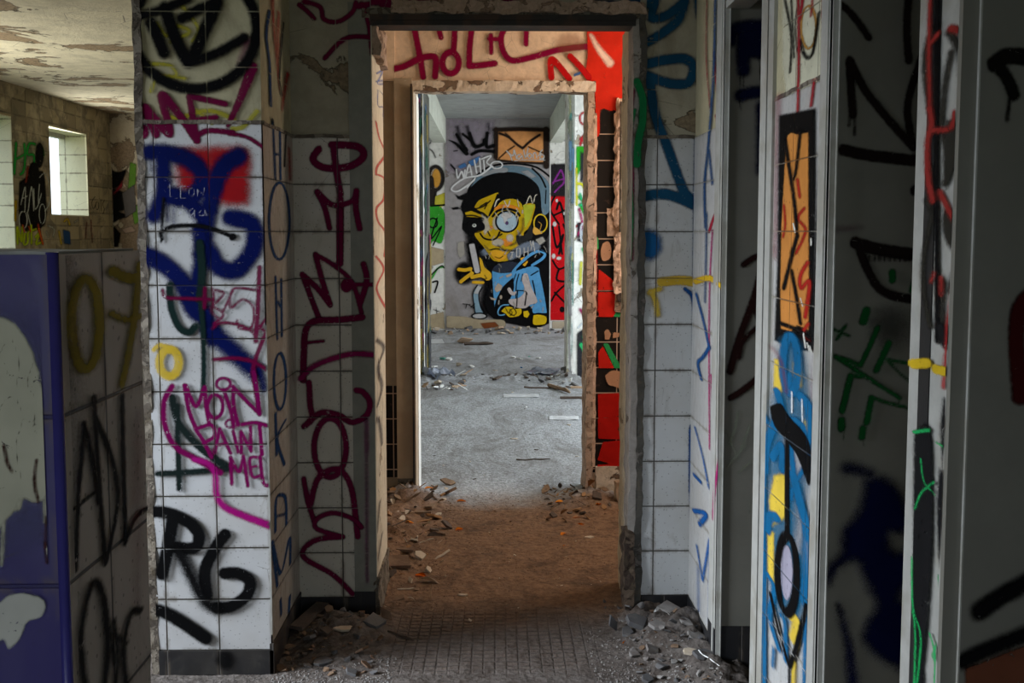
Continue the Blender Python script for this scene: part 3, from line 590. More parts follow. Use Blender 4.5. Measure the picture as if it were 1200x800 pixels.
graffiti(PS, 'thin dark marks on the side of the pier', [LY(coat((.02, .02, .02), .002), S_(5, '85,70 72,230 80,300'), S_(5, '92,420 88,520'), S_(4, '50,370 55,400'))], B6)
# ---- wall with the first doorway
graffiti(BL, 'maroon letters at the top of the wall beside the doorway', [LY(cM, S_(16, '135,15 160,35 182,58'), S_(16, '150,5 200,22 212,60 255,68 300,40 312,8'), S_(16, '215,182 262,132 300,115 358,116'), S_(14, '330,10 352,80 362,170'), S_(20, '320,20 400,5'))], B6)
graffiti(BL, 'maroon letters resembling P and M', [LY(cM, S_(24, '196,466 178,498 215,524 290,520 335,490 318,458 236,452'), S_(22, '242,462 252,540 264,606'), S_(19, '190,598 215,650 230,712'), S_(18, '192,598 240,640 300,628 314,596'), S_(20, '314,596 312,650 324,714'), S_(22, '263,620 264,700 262,820'))], B6)
graffiti(BL, 'maroon zigzag W and star shape', [LY(cM, S_(22, '262,-10 262,80 262,156'), S_(19, '196,325 172,262 145,190'), S_(19, '145,190 190,232 232,286'), S_(19, '232,286 206,205 186,128'), S_(16, '186,128 240,160 300,215 330,310'), F_(283, 225, 20, 23), S_(20, '336,158 346,210 325,282'), S_(14, '300,222 368,222'))], B7)
graffiti(BL, 'maroon capital E with curved foot', [LY(cM, S_(22, '332,324 260,332 185,336 156,365 150,440 148,520'), S_(12, '150,405 212,398')), LY(coat((.24, .004, .08), .006, op=.9), S_(20, '140,516 180,478 250,450 310,438 365,442'))], B7)
graffiti(BL, 'maroon hooked letters', [LY(cM, S_(20, '166,528 170,600 176,640 150,665'), S_(20, '160,655 205,622 260,630 300,652 345,630 356,590 335,558 314,552')), LY(coat((.18, .004, .10), .006, op=.55), S_(15, '345,640 346,745'), S_(10, '345,660 347,1150'))], B7)
graffiti(BL, 'maroon letter O above an arched M', [LY(cM, E_(20, 232, 65, 50, 92), S_(18, '182,292 162,230 150,162'), S_(20, '172,240 195,160 255,132 298,190 318,342'))], B8)
graffiti(BL, 'maroon letter sigma near the floor', [LY(cM, S_(17, '330,312 300,285 240,268 190,288 192,318 272,343'), S_(18, '272,343 190,352 148,385 160,415 240,460 302,520'))], B8)
graffiti(BT, 'maroon stroke along the top of the doorway', [LY(coat((.17, .004, .05), .006), S_(30, '-30,10 150,8 350,-2 700,15'), S_(26, '60,20 120,30 150,80'))], M1)
graffiti(BT, 'blue stroke above the doorway', [LY(coat((.01, .045, .11), .006), S_(34, '950,12 1040,20 1150,10'), S_(24, '1080,30 1200,0'))], M1)
graffiti(JL, 'red scribble down the pale door reveal', [LY(coat((.62, .10, .08), .003, op=.85), S_(6, '374,380 384,430 402,480 378,520 374,545'), S_(6, '378,545 400,560 398,620 376,650 380,690 404,730 400,800'), S_(6, '374,800 398,840 376,900 404,960'))], B6)
graffiti(JL, 'small blue and green marks on the pale door reveal', [LY(coat((.10, .18, .55), .002, op=.7), S_(3, '375,230 395,222 378,260 398,262'), S_(3, '380,280 380,330 396,335 396,365'), S_(3, '372,255 405,250'), S_(3, '386,285 400,300')), LY(coat((.10, .5, .06), .003), S_(4, '402,385 402,510')), LY(coat((.1, .3, .6), .003), S_(6, '404,560 404,610'))], B6)
graffiti(JL, 'grey curls at the foot of the pale door reveal', [LY(coat((.10, .09, .10), .006, op=.8), S_(8, '376,395 398,420 380,480 392,540 378,600'), S_(7, '372,640 385,655 392,720'), S_(6, '385,900 376,1000'), S_(6, '392,1000 372,1120'))], B7)
cT = coat((.010, .065, .13), .007)
graffiti(BR, 'broad blue letters high on the tiled wall', [LY(cT, S_(36, '-20,18 60,14 110,10'), S_(34, '115,-5 100,60 150,55 215,5'), S_(34, '215,5 190,70 130,120 78,150'), S_(36, '84,222 150,208 215,205 245,235 225,288 160,290 82,262'), S_(36, '92,270 112,400 150,500 205,650 232,690'), S_(38, '70,682 140,674 200,690 245,712'), S_(20, '256,0 262,60'))], D1)
graffiti(BR, 'round blue spray blot at the edge of the tiled wall', [LY(coat((.01, .09, .24), .018, wear=0), F_(92, 108, 42, 52))], D2)
graffiti(BR, 'streaky blue paint down the inner corner of the tiles', [LY(coat((.008, .05, .16), .006, speck=.3, wear=.35), S_(17, '256,-260 252,-80 250,250'), S_(14, '250,270 246,420 250,560 248,690')), LY(coat((.01, .06, .20), .004), S_(14, '215,262 240,290 250,360'), S_(20, '240,740 240,850 238,960')), LY(coat((.01, .07, .24), .006), S_(16, '236,750 236,900 240,1050'), S_(10, '240,1100 244,1200'))], D2)
graffiti(BR, 'yellow stroke with a faded tail', [LY(coat((.55, .36, .03), .006, op=.9), S_(34, '132,238 200,232 256,240')), LY(coat((.55, .38, .03), .010, op=.9), S_(22, '96,272 112,300 120,350'), S_(20, '90,275 130,262'))], D2)
graffiti(JR, 'green and maroon paint on the broken edge of the doorway', [LY(coat((.14, .006, .035), .005), S_(34, '1128,390 1118,520 1124,800 1120,1100')), LY(coat((.01, .16, .05), .004), S_(34, '1150,348 1174,420 1174,520 1156,600 1150,700'), S_(18, '1140,470 1118,620 1128,900 1120,1120'))], M1)
graffiti(RA, 'thin magenta and red lines near the cubicle frame', [LY(coat((.30, .01, .03), .003), S_(4.2, '292,0 290,200 303,375'), S_(5.6, '316,180 332,335 350,205'), S_(5.6, '322,400 328,425'), S_(9.1, '300,805 322,742 340,740')), LY(coat((.36, .01, .13), .003), S_(4.9, '312,800 302,1000 300,1250 302,1560'), S_(6.3, '326,850 334,1060'), S_(6.3, '330,1080 320,1130 326,1160 334,1140 330,1090'), S_(6.3, '308,1300 314,1440'), S_(7.0, '330,1320 322,1400 326,1420 322,1520'))], D1)
graffiti(RA, 'long blue strokes down the tiled side wall', [LY(coat((.01, .06, .17), .005), S_(9.1, '322,0 316,250 300,480 285,640 288,790'), S_(7.0, '300,520 312,640'), S_(6.3, '292,740 290,860 286,1050')), LY(coat((.01, .07, .22), .004), S_(9.1, '256,1020 280,1110 302,1210'), S_(10.5, '302,1205 280,1240 262,1262 274,1318'))], D1)
graffiti(RA, 'blue letters at the bottom of the tiled side wall', [LY(coat((.01, .09, .30), .004), S_(6.3, '226,0 250,90 270,192'), S_(11.2, '224,150 244,172'), S_(10.5, '222,262 262,272 240,305'), S_(6.3, '232,370 250,480'), S_(6.3, '250,480 272,352'), S_(4.9, '272,360 270,620')), LY(coat((.02, .10, .3), .01, op=.5), S_(8.4, '236,440 238,570'))], D3)
graffiti(RA, 'yellow patch on the tiled side wall', [LY(coat((.60, .38, .02), .004), S_(20, '255,236 300,224 322,235'))], D2)
graffiti(RT, 'magenta drip and yellow patch on the cubicle frame', [LY(coat((.36, .01, .13), .004), S_(7, '300,110 288,190 282,290')), LY(coat((.60, .38, .02), .004), S_(16, '300,-445 316,-430 320,-395'))], D3)
# ---- grey panels between the cubicles
graffiti(GA, 'navy blue letters with drips on the grey panel', [LY(coat((.004, .006, .03), .012, wear=.05), S_(46, '376,140 385,105 440,92 500,92'), P_('392,110 500,95 500,200 442,205 440,255 400,262 392,180'), S_(44, '408,332 450,322 500,318'), S_(44, '482,370 484,480 482,590')), LY(cB, L_(5, '406,265 402,330 409,382'), L_(5, '418,262 418,300'), L_(5, '472,200 478,280'))], D1)
graffiti(GA, 'dark brown letters on the grey panel', [LY(coat((.022, .008, .007), .005, wear=.05), S_(22, '418,178 450,155 500,138'), S_(26, '478,205 455,290 415,400 395,460 372,548'), S_(18, '462,398 415,445 402,500'), S_(20, '466,290 462,340 490,400'), S_(24, '374,640 420,610 500,545'))], D2)
graffiti(GA, 'pale green scratched lines low on the grey panel', [LY(coat((.22, .27, .18), .004, op=.55), S_(8, '400,690 385,760 365,800'), S_(5, '350,740 400,850'), S_(7, '440,735 405,830'), S_(5, '360,880 430,800'), S_(6, '480,830 400,900'), S_(5, '450,990 440,1040'))], D2)
cK = coat((.014, .009, .008), .004, wear=.04)
graffiti(GB, 'black angular letter N with drips and an underline', [LY(cK, S_(22, '255,-5 315,45 368,118'), S_(26, '492,-10 486,90 492,190'), S_(26, '307,190 312,270 318,360'), L_(8, '308,360 306,392'), L_(8, '324,370 323,420'), S_(26, '308,188 355,280 430,375 508,462'), S_(26, '545,150 505,260 488,350 508,462'), L_(8, '510,460 508,490'), S_(36, '288,468 360,484 450,495 540,505'), S_(34, '512,595 545,575'), L_(8, '515,600 516,650'))], S4)
graffiti(GB, 'black dripping half moon shape', [LY(cK, S_(42, '350,42 420,62 500,75 570,82'), S_(30, '360,55 385,120 425,190 480,220 580,235'))]+[LY(cK, *[L_(7, '%d,85 %d,%d' % (x, x, 100+(x*7) % 17)) for x in range(396, 560, 17)]), LY(coat((.03, .03, .028), .03, op=.55, wear=0), F_(465, 320, 62, 65))], S5)
graffiti(GB, 'green dashes and an angular star with drips', [LY(coat((.006, .085, .02), .004, wear=.05), L_(26, '472,140 472,166'), L_(24, '546,170 538,200'), L_(22, '555,125 560,140'), L_(30, '385,268 374,304'), S_(11, '275,330 328,352'), S_(11, '318,315 286,364'), S_(14, '280,420 330,436 365,452'), S_(16, '282,422 370,480 496,560'), S_(20, '422,326 395,390 366,450'), S_(24, '460,378 418,468'), S_(12, '455,432 570,452'), S_(10, '455,432 500,480 570,535'), L_(24, '332,488 304,602'), S_(13, '335,486 370,490'), L_(24, '402,560 386,642'), S_(12, '405,556 450,575 560,602'), L_(28, '302,636 302,662'), L_(26, '374,662 370,690'), L_(4, '308,600 306,640'), L_(4, '308,660 309,698'), L_(4, '374,690 376,720'), L_(5, '492,555 494,578'))], S5)
graffiti(GB, 'faint magenta smear on the grey panel', [LY(coat((.12, .01, .04), .012, op=.5), ('s', (26, 5), '225,712 280,716 345,708'))], S4)
graffiti(GB, 'large navy blue speckled shape', [LY(coat((.003, .005, .035), .018, speck=.32, wear=0), S_(34, '318,82 350,84 395,102'), P_('375,115 440,108 500,160 530,240 515,300 462,295 468,345 500,360 540,320 575,330 575,420 520,470 500,520 575,590 575,760 470,745 375,665 385,590 415,540 385,470 350,390 290,420 262,470 245,465 258,410 300,360 305,290 360,215')), LY(coat((.003, .005, .04), .015, speck=.3, wear=0), ('s', (14, 34), '290,540 312,620 330,700 338,800'))], S6)
graffiti(GC, 'black hooked stroke with a drip on the nearest panel', [LY(coat((.008, .007, .006), .004, wear=.05), S_(40, '330,134 280,132 252,150'), S_(30, '250,150 278,180 296,222'), S_(10, '286,230 280,280')), LY(coat((.05, .006, .006), .005, wear=.05), S_(40, '345,680 310,720 302,800 310,930'))], C1)
graffiti(GC, 'two black blurred bars above a brown patch', [LY(coat((.16, .055, .03), .004), Q_('172,765 240,740 330,705 330,830 172,830')), LY(cBs, S_(44, '205,640 255,605 330,566'), S_(38, '168,750 230,722 330,682'))], C2)
# ---- painted side of the second divider
graffiti(RB, 'black and orange scribble high on the plaster', [LY(coat((.62, .60, .45), .005, wear=.35), P_('100,-10 225,-10 222,250 112,300 100,200')), LY(coat((.5, .25, .04), .003), E_(7, 182, 85, 24, 66)), LY(cB, S_(7, '108,0 128,110 124,225'), S_(6, '128,0 136,180'), S_(10, '155,128 172,175 195,165 215,40'), S_(5, '150,0 140,90 148,160')), LY(coat((.33, .02, .03), .004), S_(9, '150,-10 152,160 148,350'), S_(12, '165,-10 155,60'), S_(7, '195,0 190,50'), S_(10, '200,250 190,330'))], S4)
graffiti(RB, 'red vertical stripe beside the frame', [LY(coat((.45, .01, .02), .005), S_(12, '232,-10 234,150 232,320 226,500')), LY(coat((.3, .03, .06), .012, op=.5), S_(14, '90,300 85,500 80,800'))], S4)
graffiti(RB, 'orange box crossed with black lines and red scribble', [LY(coat(BLACK, .005, wear=.15), Q_('91,360 205,338 207,700 206,1000 200,1096 140,1092 76,1062 86,800 88,600')), LY(coat((.60, .24, .055), .003, wear=.15), L_(2, '120,430 121,430'), Q_('118,424 130,414 150,420 184,414 184,640 186,900 184,1030 150,1015 130,1034 98,1026 96,900 100,700 110,520')),
    LY(coat((.40, .02, .015), .004), S_(9, '150,560 158,615'), S_(9, '172,650 152,682 176,720 146,790'), S_(12, '182,820 160,860 162,900 188,880 175,990'), S_(9, '185,1010 168,1040 190,1060'), S_(7, '105,740 112,700 108,640')),
    LY(cB, S_(12, '112,440 126,530 142,640 150,740'), S_(10, '160,408 148,520 138,560'), S_(13, '150,735 125,830 108,900'), S_(12, '132,845 148,930 160,1010'), S_(9, '150,740 130,790'), S_(14, '100,1010 150,1030 195,1060')),
    LY(coat((.8, .78, .7), .0015, wear=.5), S_(5, '138,698 144,725'), S_(5, '194,745 194,765'), S_(4, '160,930 168,955'), S_(5, '170,1040 176,1085'), S_(4, '182,1070 188,1095'), S_(5, '190,1080 194,1098'))], S4)
cTQ = (.008, .12, .27)
graffiti(RB, 'blue yellow and black lettering with white highlights', [LY(coat((.02, .13, .24), .02, op=.7, wear=.1), P_('105,370 170,380 205,560 215,760 190,900 195,1100 190,1300 100,1290 60,1100 60,700 80,520')), LY(coat((.36, .36, .38), .012, op=.8), P_('120,700 200,720 205,800 150,850 110,800'), S_(20, '165,880 175,980 160,1060')), LY(coat((.70, .50, .06), .006), P_('85,430 115,430 118,520 100,560 82,540'), P_('150,440 175,430 178,520 150,540'), P_('85,820 125,810 128,960 75,990 68,900'), P_('62,1000 84,1010 86,1180 64,1160'), S_(30, '140,1290 162,1310 150,1370'), S_(14, '150,1440 148,1560'), F_(195, 655, 10, 22)),
    LY(coat(cTQ, .005), E_(29, 140, 450, 25, 96), S_(29, '95,540 108,590 90,640 60,720 55,800'), S_(35, '175,555 205,600 212,690 216,800'), S_(20, '45,600 62,640'), F_(138, 500, 12, 28), S_(29, '150,640 180,655 190,700'), S_(32, '100,600 135,640 160,640'), S_(17, '54,720 52,1000 52,1560'), S_(26, '80,760 110,720 112,800'), S_(35, '150,820 170,900 200,1040 190,1250'), S_(23, '140,720 150,800'), S_(14, '145,900 150,860 185,800'), S_(29, '62,1000 70,960 95,960'), S_(20, '62,1150 85,1200 70,1290 100,1400'), S_(17, '110,1290 122,1320 124,1440'), S_(23, '196,1300 190,1560'), S_(12, '84,1400 80,1460')),
    LY(coat((.25, .04, .06), .01, op=.6), S_(7, '75,390 110,440 128,540'), S_(9, '225,420 218,560')),
    LY(coat(BLACK, .003, wear=.08), P_('72,588 108,578 135,620 190,680 214,745 216,830 200,850 160,745 88,655'), S_(17, '130,640 130,800 130,1010'), E_(24, 130, 1150, 32, 130), S_(13, '74,1215 100,1330 136,1455'), S_(14, '196,1255 165,1380 138,1460'), S_(10, '138,1450 138,1560')),
    LY(coat((.34, .32, .40), .003), F_(130, 1145, 20, 92)), LY(coat((.3, .29, .31), .01, op=.8), S_(14, '208,1060 215,1180'), S_(14, '212,1300 206,1540')), LY(coat((.85, .85, .85), .002, wear=.3), S_(4, '182,565 184,640'), S_(5, '148,540 148,610'))], S5)
# ---- painted end of the nearest divider
graffiti(RC, 'red and black looping letters and painted groove shade on the nearest divider end', [LY(coat((.03, .028, .022), .005, wear=.2), S_(15, '118,60 96,95 88,160 100,260'), S_(18, '145,75 172,130 176,260 166,350 135,430'), S_(14, '150,120 135,200 128,300 140,350'), P_('138,280 178,290 176,350 150,420 134,440 130,350'), P_('132,480 160,505 180,540 174,605 142,575 128,530'), S_(13, '100,535 86,600 86,680 102,765'), S_(14, '92,470 105,500 98,540'), S_(14, '160,630 145,680'), S_(14, '130,660 128,790'), P_('92,400 110,380 106,500 92,480')),
    LY(coat(BLACK, .003, wear=.1), S_(13, '118,-10 116,300 117,560 118,800')), LY(coat((.30, .03, .025), .004, wear=.3), S_(11, '102,-10 99,110 101,250'), S_(14, '104,100 120,80'), S_(17, '150,66 178,76 192,108'), S_(15, '100,250 105,290 95,340 98,420 108,470'), S_(14, '160,262 150,300 104,305'), S_(14, '125,450 150,500 182,552'), S_(20, '168,618 158,700 142,795'), S_(8, '112,640 104,660'), S_(10, '128,650 128,690'))], C1)  # the long vertical black stroke paints the groove's shade
graffiti(RC, 'black blot with green outlines and a yellow stripe', [LY(coat((.012, .012, .013), .004, wear=.2), P_('62,240 98,230 104,420 100,560 84,760 68,760 60,600 60,300'), S_(15, '134,170 128,240 134,330'), P_('118,320 156,370 158,500 150,560 132,578 116,520 112,400'), S_(20, '120,5 128,40 150,62'), S_(20, '70,620 75,820')),
    LY(coat((.35, .03, .03), .004), S_(10, '140,0 128,140')), LY(coat((.02, .36, .10), .002, wear=.1), S_(8, '62,240 96,236'), S_(5, '112,262 140,290 160,370'), S_(4, '140,290 148,400'), S_(4, '64,412 80,375 108,352'), S_(4, '78,300 85,350 110,380'), S_(5, '58,520 60,630 78,700 66,830'), S_(5, '118,560 126,680 105,745 152,775'), S_(4, '158,520 142,545'), S_(5, '60,640 66,700 62,830'), S_(6, '98,690 110,740 108,830'), S_(3, '130,580 132,630'), S_(5, '146,760 158,780 158,830')),
    LY(coat((.62, .42, .02), .003), L_(22, '60,88 92,86'), L_(22, '112,100 168,114'))], C2)
# ---- low partition
graffiti(PF, 'cream patch of bare wall with cracks and white drips', [LY(coat((.13, .13, .26), .03, wear=0, op=.55), P_('-30,130 40,150 85,230 96,330 92,430 85,530 40,545 -30,560')), LY(coat((.50, .48, .38), .0025, wear=.12), P_('-60,150 10,155 40,180 62,225 78,290 88,360 92,410 84,470 60,480 40,472 28,492 12,510 -60,560'), S_(10, '38,470 32,490'), S_(7, '8,500 6,545 3,590'), S_(8, '80,460 82,515')), LY(coat((.06, .015, .012), .002), S_(6, '84,505 82,560 85,586'), S_(5, '66,405 62,445 70,480'), S_(6, '8,380 15,410 22,425')),
    LY(coat((.10, .09, .07), .0008, wear=.3), S_(1.5, '20,185 35,230 30,290 42,330 30,380 40,440'), S_(1.5, '30,290 10,300 -5,330'), S_(1.5, '42,330 70,345 85,340'), S_(1.5, '62,230 50,270 65,300 60,350'), S_(1.5, '10,200 -5,230'))], P5)
graffiti(PF, 'white chipped patch near the bottom of the blue face', [LY(coat((.55, .54, .50), .002, wear=.1), P_('-10,668 15,645 45,640 80,652 76,680 50,690 40,715 18,738 8,720 -10,730'))], P5)
graffiti(PF, 'small pale chips along the blue corner', [LY(coat((.55, .53, .46), .0015, wear=.1), P_('84,42 100,38 102,46 92,52 88,80'), P_('84,560 88,555 89,565 85,575'))], P5)
graffiti(PX, 'olive yellow digits 07 on the partition side', [LY(coat((.33, .24, .01), .004, op=.9, wear=.1), E_(20, 150, 165, 25, 80), S_(22, '198,72 225,84 250,82'), S_(16, '246,60 236,160 215,272'), S_(14, '196,148 225,158 250,150'))], P5)
graffiti(PX, 'black letters ADL on the partition side', [LY(coat((.010, .010, .011), .002, wear=.3), S_(9, '132,602 136,470 148,342'), S_(9, '146,340 160,400 172,482'), S_(8, '128,492 172,458'), S_(9, '164,294 170,400 184,590'), S_(9, '166,330 195,400 206,470 196,540 184,590'), S_(9, '214,292 216,400 220,552'), S_(10, '220,552 236,510 262,488')), LY(coat((.010, .010, .011), .003, wear=.3), S_(12, '150,820 140,720 160,625 180,650 188,740 180,820'), S_(9, '198,690 205,750 200,820'), S_(8, '200,765 190,700'), S_(11, '246,672 228,680 216,740 222,820'), S_(8, '205,720 222,730'))], P5)
graffiti(PX, 'dull red smears on the partition side', [LY(coat((.16, .012, .02), .012, op=.45, wear=0), F_(240, 420, 7, 100), S_(4, '242,500 240,660'), S_(12, '108,50 104,150 106,250'))], P5)
graffiti(PX, 'blue black soft band and pale chips by the corner', [LY(coat((.02, .02, .05), .03, op=.75, wear=0), S_(14, '100,50 104,200 112,330 106,450')), LY(coat((.45, .43, .36), .0015, wear=.1), P_('108,300 112,300 112,320 108,315'), P_('110,335 114,338 112,348 108,345'), P_('104,480 110,478 112,500 106,510'), P_('102,522 109,520 108,550 102,545'), P_('130,640 134,638 133,660 129,656'))], P5)  # soft blue-black band fading out along the near corner
# ---- left room
LG = lambda c, *s: LY(coat(c, .012, wear=.1), *s)
graffiti(LW, 'green letters beside the far window', [LG((.02, .34, .05), S_(15, '72,295 68,360 64,432'), S_(14, '108,300 112,360 105,420 90,435'), S_(12, '68,370 110,345'), S_(14, '155,300 130,300 122,345 150,350 152,400'), S_(10, '190,320 195,350'))], L8)
graffiti(LW, 'black sprayed figure with white scribble', [LG(BLACK, F_(176, 350, 20, 58), F_(150, 430, 26, 50), P_('85,470 130,440 190,420 205,520 200,660 120,690 85,640')), LG((.24, .03, .015), S_(10, '125,400 115,470'), S_(14, '170,660 185,740')), LY(coat((.62, .66, .62), .006, wear=.1), S_(5, '92,570 112,490 110,600'), S_(5, '95,545 125,530'), S_(5, '125,600 140,490 150,600'), S_(5, '150,500 155,590 175,560'), S_(5, '175,480 170,560 185,520'), E_(5, 102, 640, 18, 40), S_(5, '120,600 130,640 140,680'), E_(5, 188, 612, 14, 44), S_(5, '175,450 200,430 218,480 220,560 200,600'))], L8)
graffiti(LW, 'bright yellow green lettering low on the brick wall', [LG((.48, .62, .01), S_(12, '78,745 76,672 95,735 98,670'), S_(12, '110,700 105,745 122,740 122,700'), S_(12, '138,665 140,745'), S_(10, '128,690 160,680'), S_(12, '158,715 175,700 160,745 180,740')), LG((.65, .12, .02), S_(9, '128,668 135,690'), S_(12, '172,680 190,745'), S_(8, '100,662 108,690')), LG((.45, .30, .01), S_(14, '70,555 66,640'))], L8)
graffiti(LW, 'blue yellow and white patches below the far window', [LG((.02, .07, .20), P_('278,680 312,690 315,750 285,745')), LG((.5, .36, .03), S_(12, '262,690 272,745'), S_(12, '285,645 300,635 310,660')), LG((.5, .5, .42), S_(8, '215,665 240,680 235,710'), S_(6, '205,690 212,715'), S_(6, '330,650 345,640')), LG((.22, .02, .015), S_(6, '385,650 380,720'), S_(6, '405,640 410,740'))], L8)
graffiti(LW, 'small black letters GOTS', [LY(coat(BLACK, .005, wear=.1), S_(4, '422,535 408,560 415,590 425,570'), E_(4, 432, 575, 7, 18), S_(4, '440,545 455,548'), S_(4, '448,548 450,600'), S_(4, '465,550 456,570 464,590 458,612'))], L8)
graffiti(LB, 'black zigzag paint with red and green patches', [LG(BLACK, P_('488,410 530,425 565,415 540,480 512,500 555,518 560,590 530,600 575,620 535,635 488,640')), LG((.20, .02, .03), P_('505,520 548,462 550,490 510,525')), LG((.10, .22, .03), P_('580,380 610,390 605,480 570,520'), P_('590,600 620,560 620,650 600,660')), LG((.10, .09, .09), P_('545,520 600,480 610,600 560,630')), LG((.33, .24, .19), P_('540,680 590,665 610,690 560,700')), LG(BLACK, P_('488,640 540,700 530,760 488,760'))], L8)
# ---- wall of the second room
cW = coat((.23, .004, .045), .005, wear=.05)
graffiti(W2, 'maroon letters across the wall over the second doorway', [LY(cW, S_(27, '200,110 225,235 240,328'), S_(28, '80,302 160,282 225,250 282,240 294,262 290,326'), S_(24, '302,110 316,160'), S_(27, '375,110 372,180 368,225'), E_(27, 357, 268, 35, 46), S_(27, '448,110 438,200 436,282'), S_(27, '436,282 490,278 545,270'), S_(20, '528,150 530,225'), S_(18, '520,165 572,168'), S_(26, '592,110 572,160 582,220 620,258 700,245 820,212 940,198'), S_(23, '680,110 678,188'))], M1)
graffiti(W2, 'red paint down the right of the second doorway', [LY(coat((.25, .08, .04), .02, op=.35, wear=0), F_(870, 190, 60, 50)), LY(coat((.60, .026, .012), .005, wear=.05), P_('936,120 1020,100 1120,100 1122,300 1122,470 1052,470 1040,474 995,468 992,570 970,568 972,400 930,330 940,240')), LY(coat((.85, .62, .52), .012, wear=0), ('s', (12, 34), '955,150 985,205 1035,268'))], M1)
graffiti(W2, 'crimson letter M beside the red paint', [LY(coat((.48, .008, .01), .004), S_(27, '786,330 788,252 862,335'), S_(26, '866,240 905,280 945,330')), LY(coat((.05, .12, .3), .004), S_(12, '885,320 905,312'))], M1)
graffiti(W2, 'red and green patches on the small black tiles', [LY(coat((.60, .02, .012), .003, wear=.1), P_('886,400 886,300 900,310 950,350 990,398'), P_('886,408 965,408 985,465 955,525 886,525'), P_('886,765 884,690 905,660 960,765'), L_(5, '878,200 880,500')), LY(coat((.03, .30, .09), .003, wear=.1), P_('985,460 998,490 985,525 955,525'), P_('905,648 930,648 995,765 960,765'), L_(22, '874,160 876,200')), LY(coat((.45, .012, .008), .003, wear=.06), P_('882,885 1020,878 1020,985 884,1000'), P_('882,1000 1020,988 1020,1100 884,1095'), P_('905,1110 1020,1100 1020,1210 950,1215 880,1195'), P_('880,1215 1020,1212 1020,1290 960,1280 880,1265')),
    LY(coat((.45, .24, .14), .003, wear=.1), P_('905,180 930,170 945,200 940,250 905,262 895,220'), P_('912,590 930,580 945,605 935,632 915,630'), P_('955,595 985,600 980,620 950,625'), P_('915,800 950,775 1000,790 1000,860 960,850 930,840')), LY(coat((.12, .04, .02), .004), F_(985, 1050, 9, 10))], Z3)
ch = MB()   # plaster chase with an old pipe seat
M_CHASE = plaster_mat('chased_plaster', (.62, .42, .31), (.42, .27, .19), .3, 24, thr=.6, bumpd=.006)
ch.rough(.592, .648, 5.03, 5.052, 1.02, 1.97, M_CHASE, step=.016, amp=.013, seed=80, sc=22); ch.rough(.56, .60, 5.038, 5.052, 1.30, 1.44, M_CHASE, step=.014, amp=.010, seed=81, sc=22); ch.rough(.60, .66, 5.034, 5.05, .93, 1.05, M_CHASE, step=.016, amp=.012, seed=82)
ch.rough(.493, .508, 5.038, 5.052, .15, 1.9, M_CHASE, step=.016, amp=.006, seed=83, sc=22)
ch.tube([(.622, 5.012, 1.32), (.622, 5.012, 1.95)], .008, M_ROUGH, 8); ch.tube([(.632, 5.01, 1.0), (.632, 5.035, 1.0)], .024, M_DARKMETAL, 12)
o = ch.build('plaster_chase', w_2); o['label'] = 'rough pink strip of bare plaster between the tiles'
# ---- third room
def strip(wall_, x0, x1, y0, y1, cols, n, seed, lab, base=None):
    r = random.Random(seed); ly = []
    if base: ly.append(LY(coat(base[0], .02, op=base[1], wear=.3), Q_('%f,90 %f,90 %f,%f %f,%f' % (x0-6, x1+8, x1+8, base[2], x0-6, base[2]))))
    for i in range(n):
        c = r.choice(cols); x = r.uniform(x0, x1); y = y0+(y1-y0)*(i+.5)/n
        ly.append(LY(coat(c, .012, wear=.1), S_(r.uniform(1.2, 4), [(x, y), (x+r.uniform(-1, 1), y+r.uniform(8, 24)), (x+r.uniform(-1.5, 1.5), y+r.uniform(25, 70))])))
    graffiti(wall_, lab, ly)
strip(P3R, 661, 672, 105, 400, [(.28, .31, .2), (.35, .38, .40), (.06, .22, .19), (.35, .35, .15), (.2, .2, .2), (.10, .2, .3), (.16, .17, .13), (.22, .24, .18)], 36, 3, 'streaks of green blue and yellow on the door edge', ((.24, .25, .21), .75, 330))
strip(P3L, 488, 498, 105, 430, [(.03, .09, .06), (.2, .03, .09), (.06, .06, .07), (.07, .12, .2), (.25, .2, .06), (.06, .06, .06), (.12, .12, .11), (.10, .11, .09)], 70, 4, 'mixed coloured streaks on the left door edge', ((.13, .13, .12), .9, 470))
J3 = Wall(0, -.6125, 1, 9.1, 9.95, 0, 2.6, .02); J3.parent = w_3; J3.k = 9.
strip(J3, 488, 503, 105, 430, [(.03, .09, .06), (.2, .03, .09), (.05, .05, .06), (.07, .12, .2), (.25, .2, .06), (.05, .05, .05), (.10, .10, .09)], 60, 8, 'dark mixed streaks on the inner side of the third doorway', ((.13, .13, .11), .85, 470))
graffiti(W3, 'bright jumbled lettering on the wall strip', [LY(coat((.45, .02, .03), .012), E_(10, 818, 195, 20, 28), S_(12, '800,320 812,280 835,270'), S_(12, '800,290 838,318'), S_(14, '785,700 800,690')), LY(coat((.03, .32, .02), .012), P_('780,325 845,325 845,400 800,440 782,480'), S_(12, '790,560 830,600'), S_(14, '800,600 830,660')), LY(coat((.03, .03, .035), .016), P_('800,350 840,370 850,470 800,500'), P_('785,680 850,700 850,780 785,770')), LY(coat((.5, .6, .65), .01), S_(12, '835,440 815,500 830,530'), E_(10, 822, 720, 14, 30)), LY(coat((.5, .48, .02), .012), S_(14, '790,500 820,520 840,640'), S_(10, '782,430 784,600')), LY(coat((.02, .4, .16), .012), S_(12, '800,550 820,620 835,660'), S_(10, '795,600 838,610')), LY(coat((.3, .02, .1), .012), S_(12, '795,620 810,690 790,740'))], Z2)
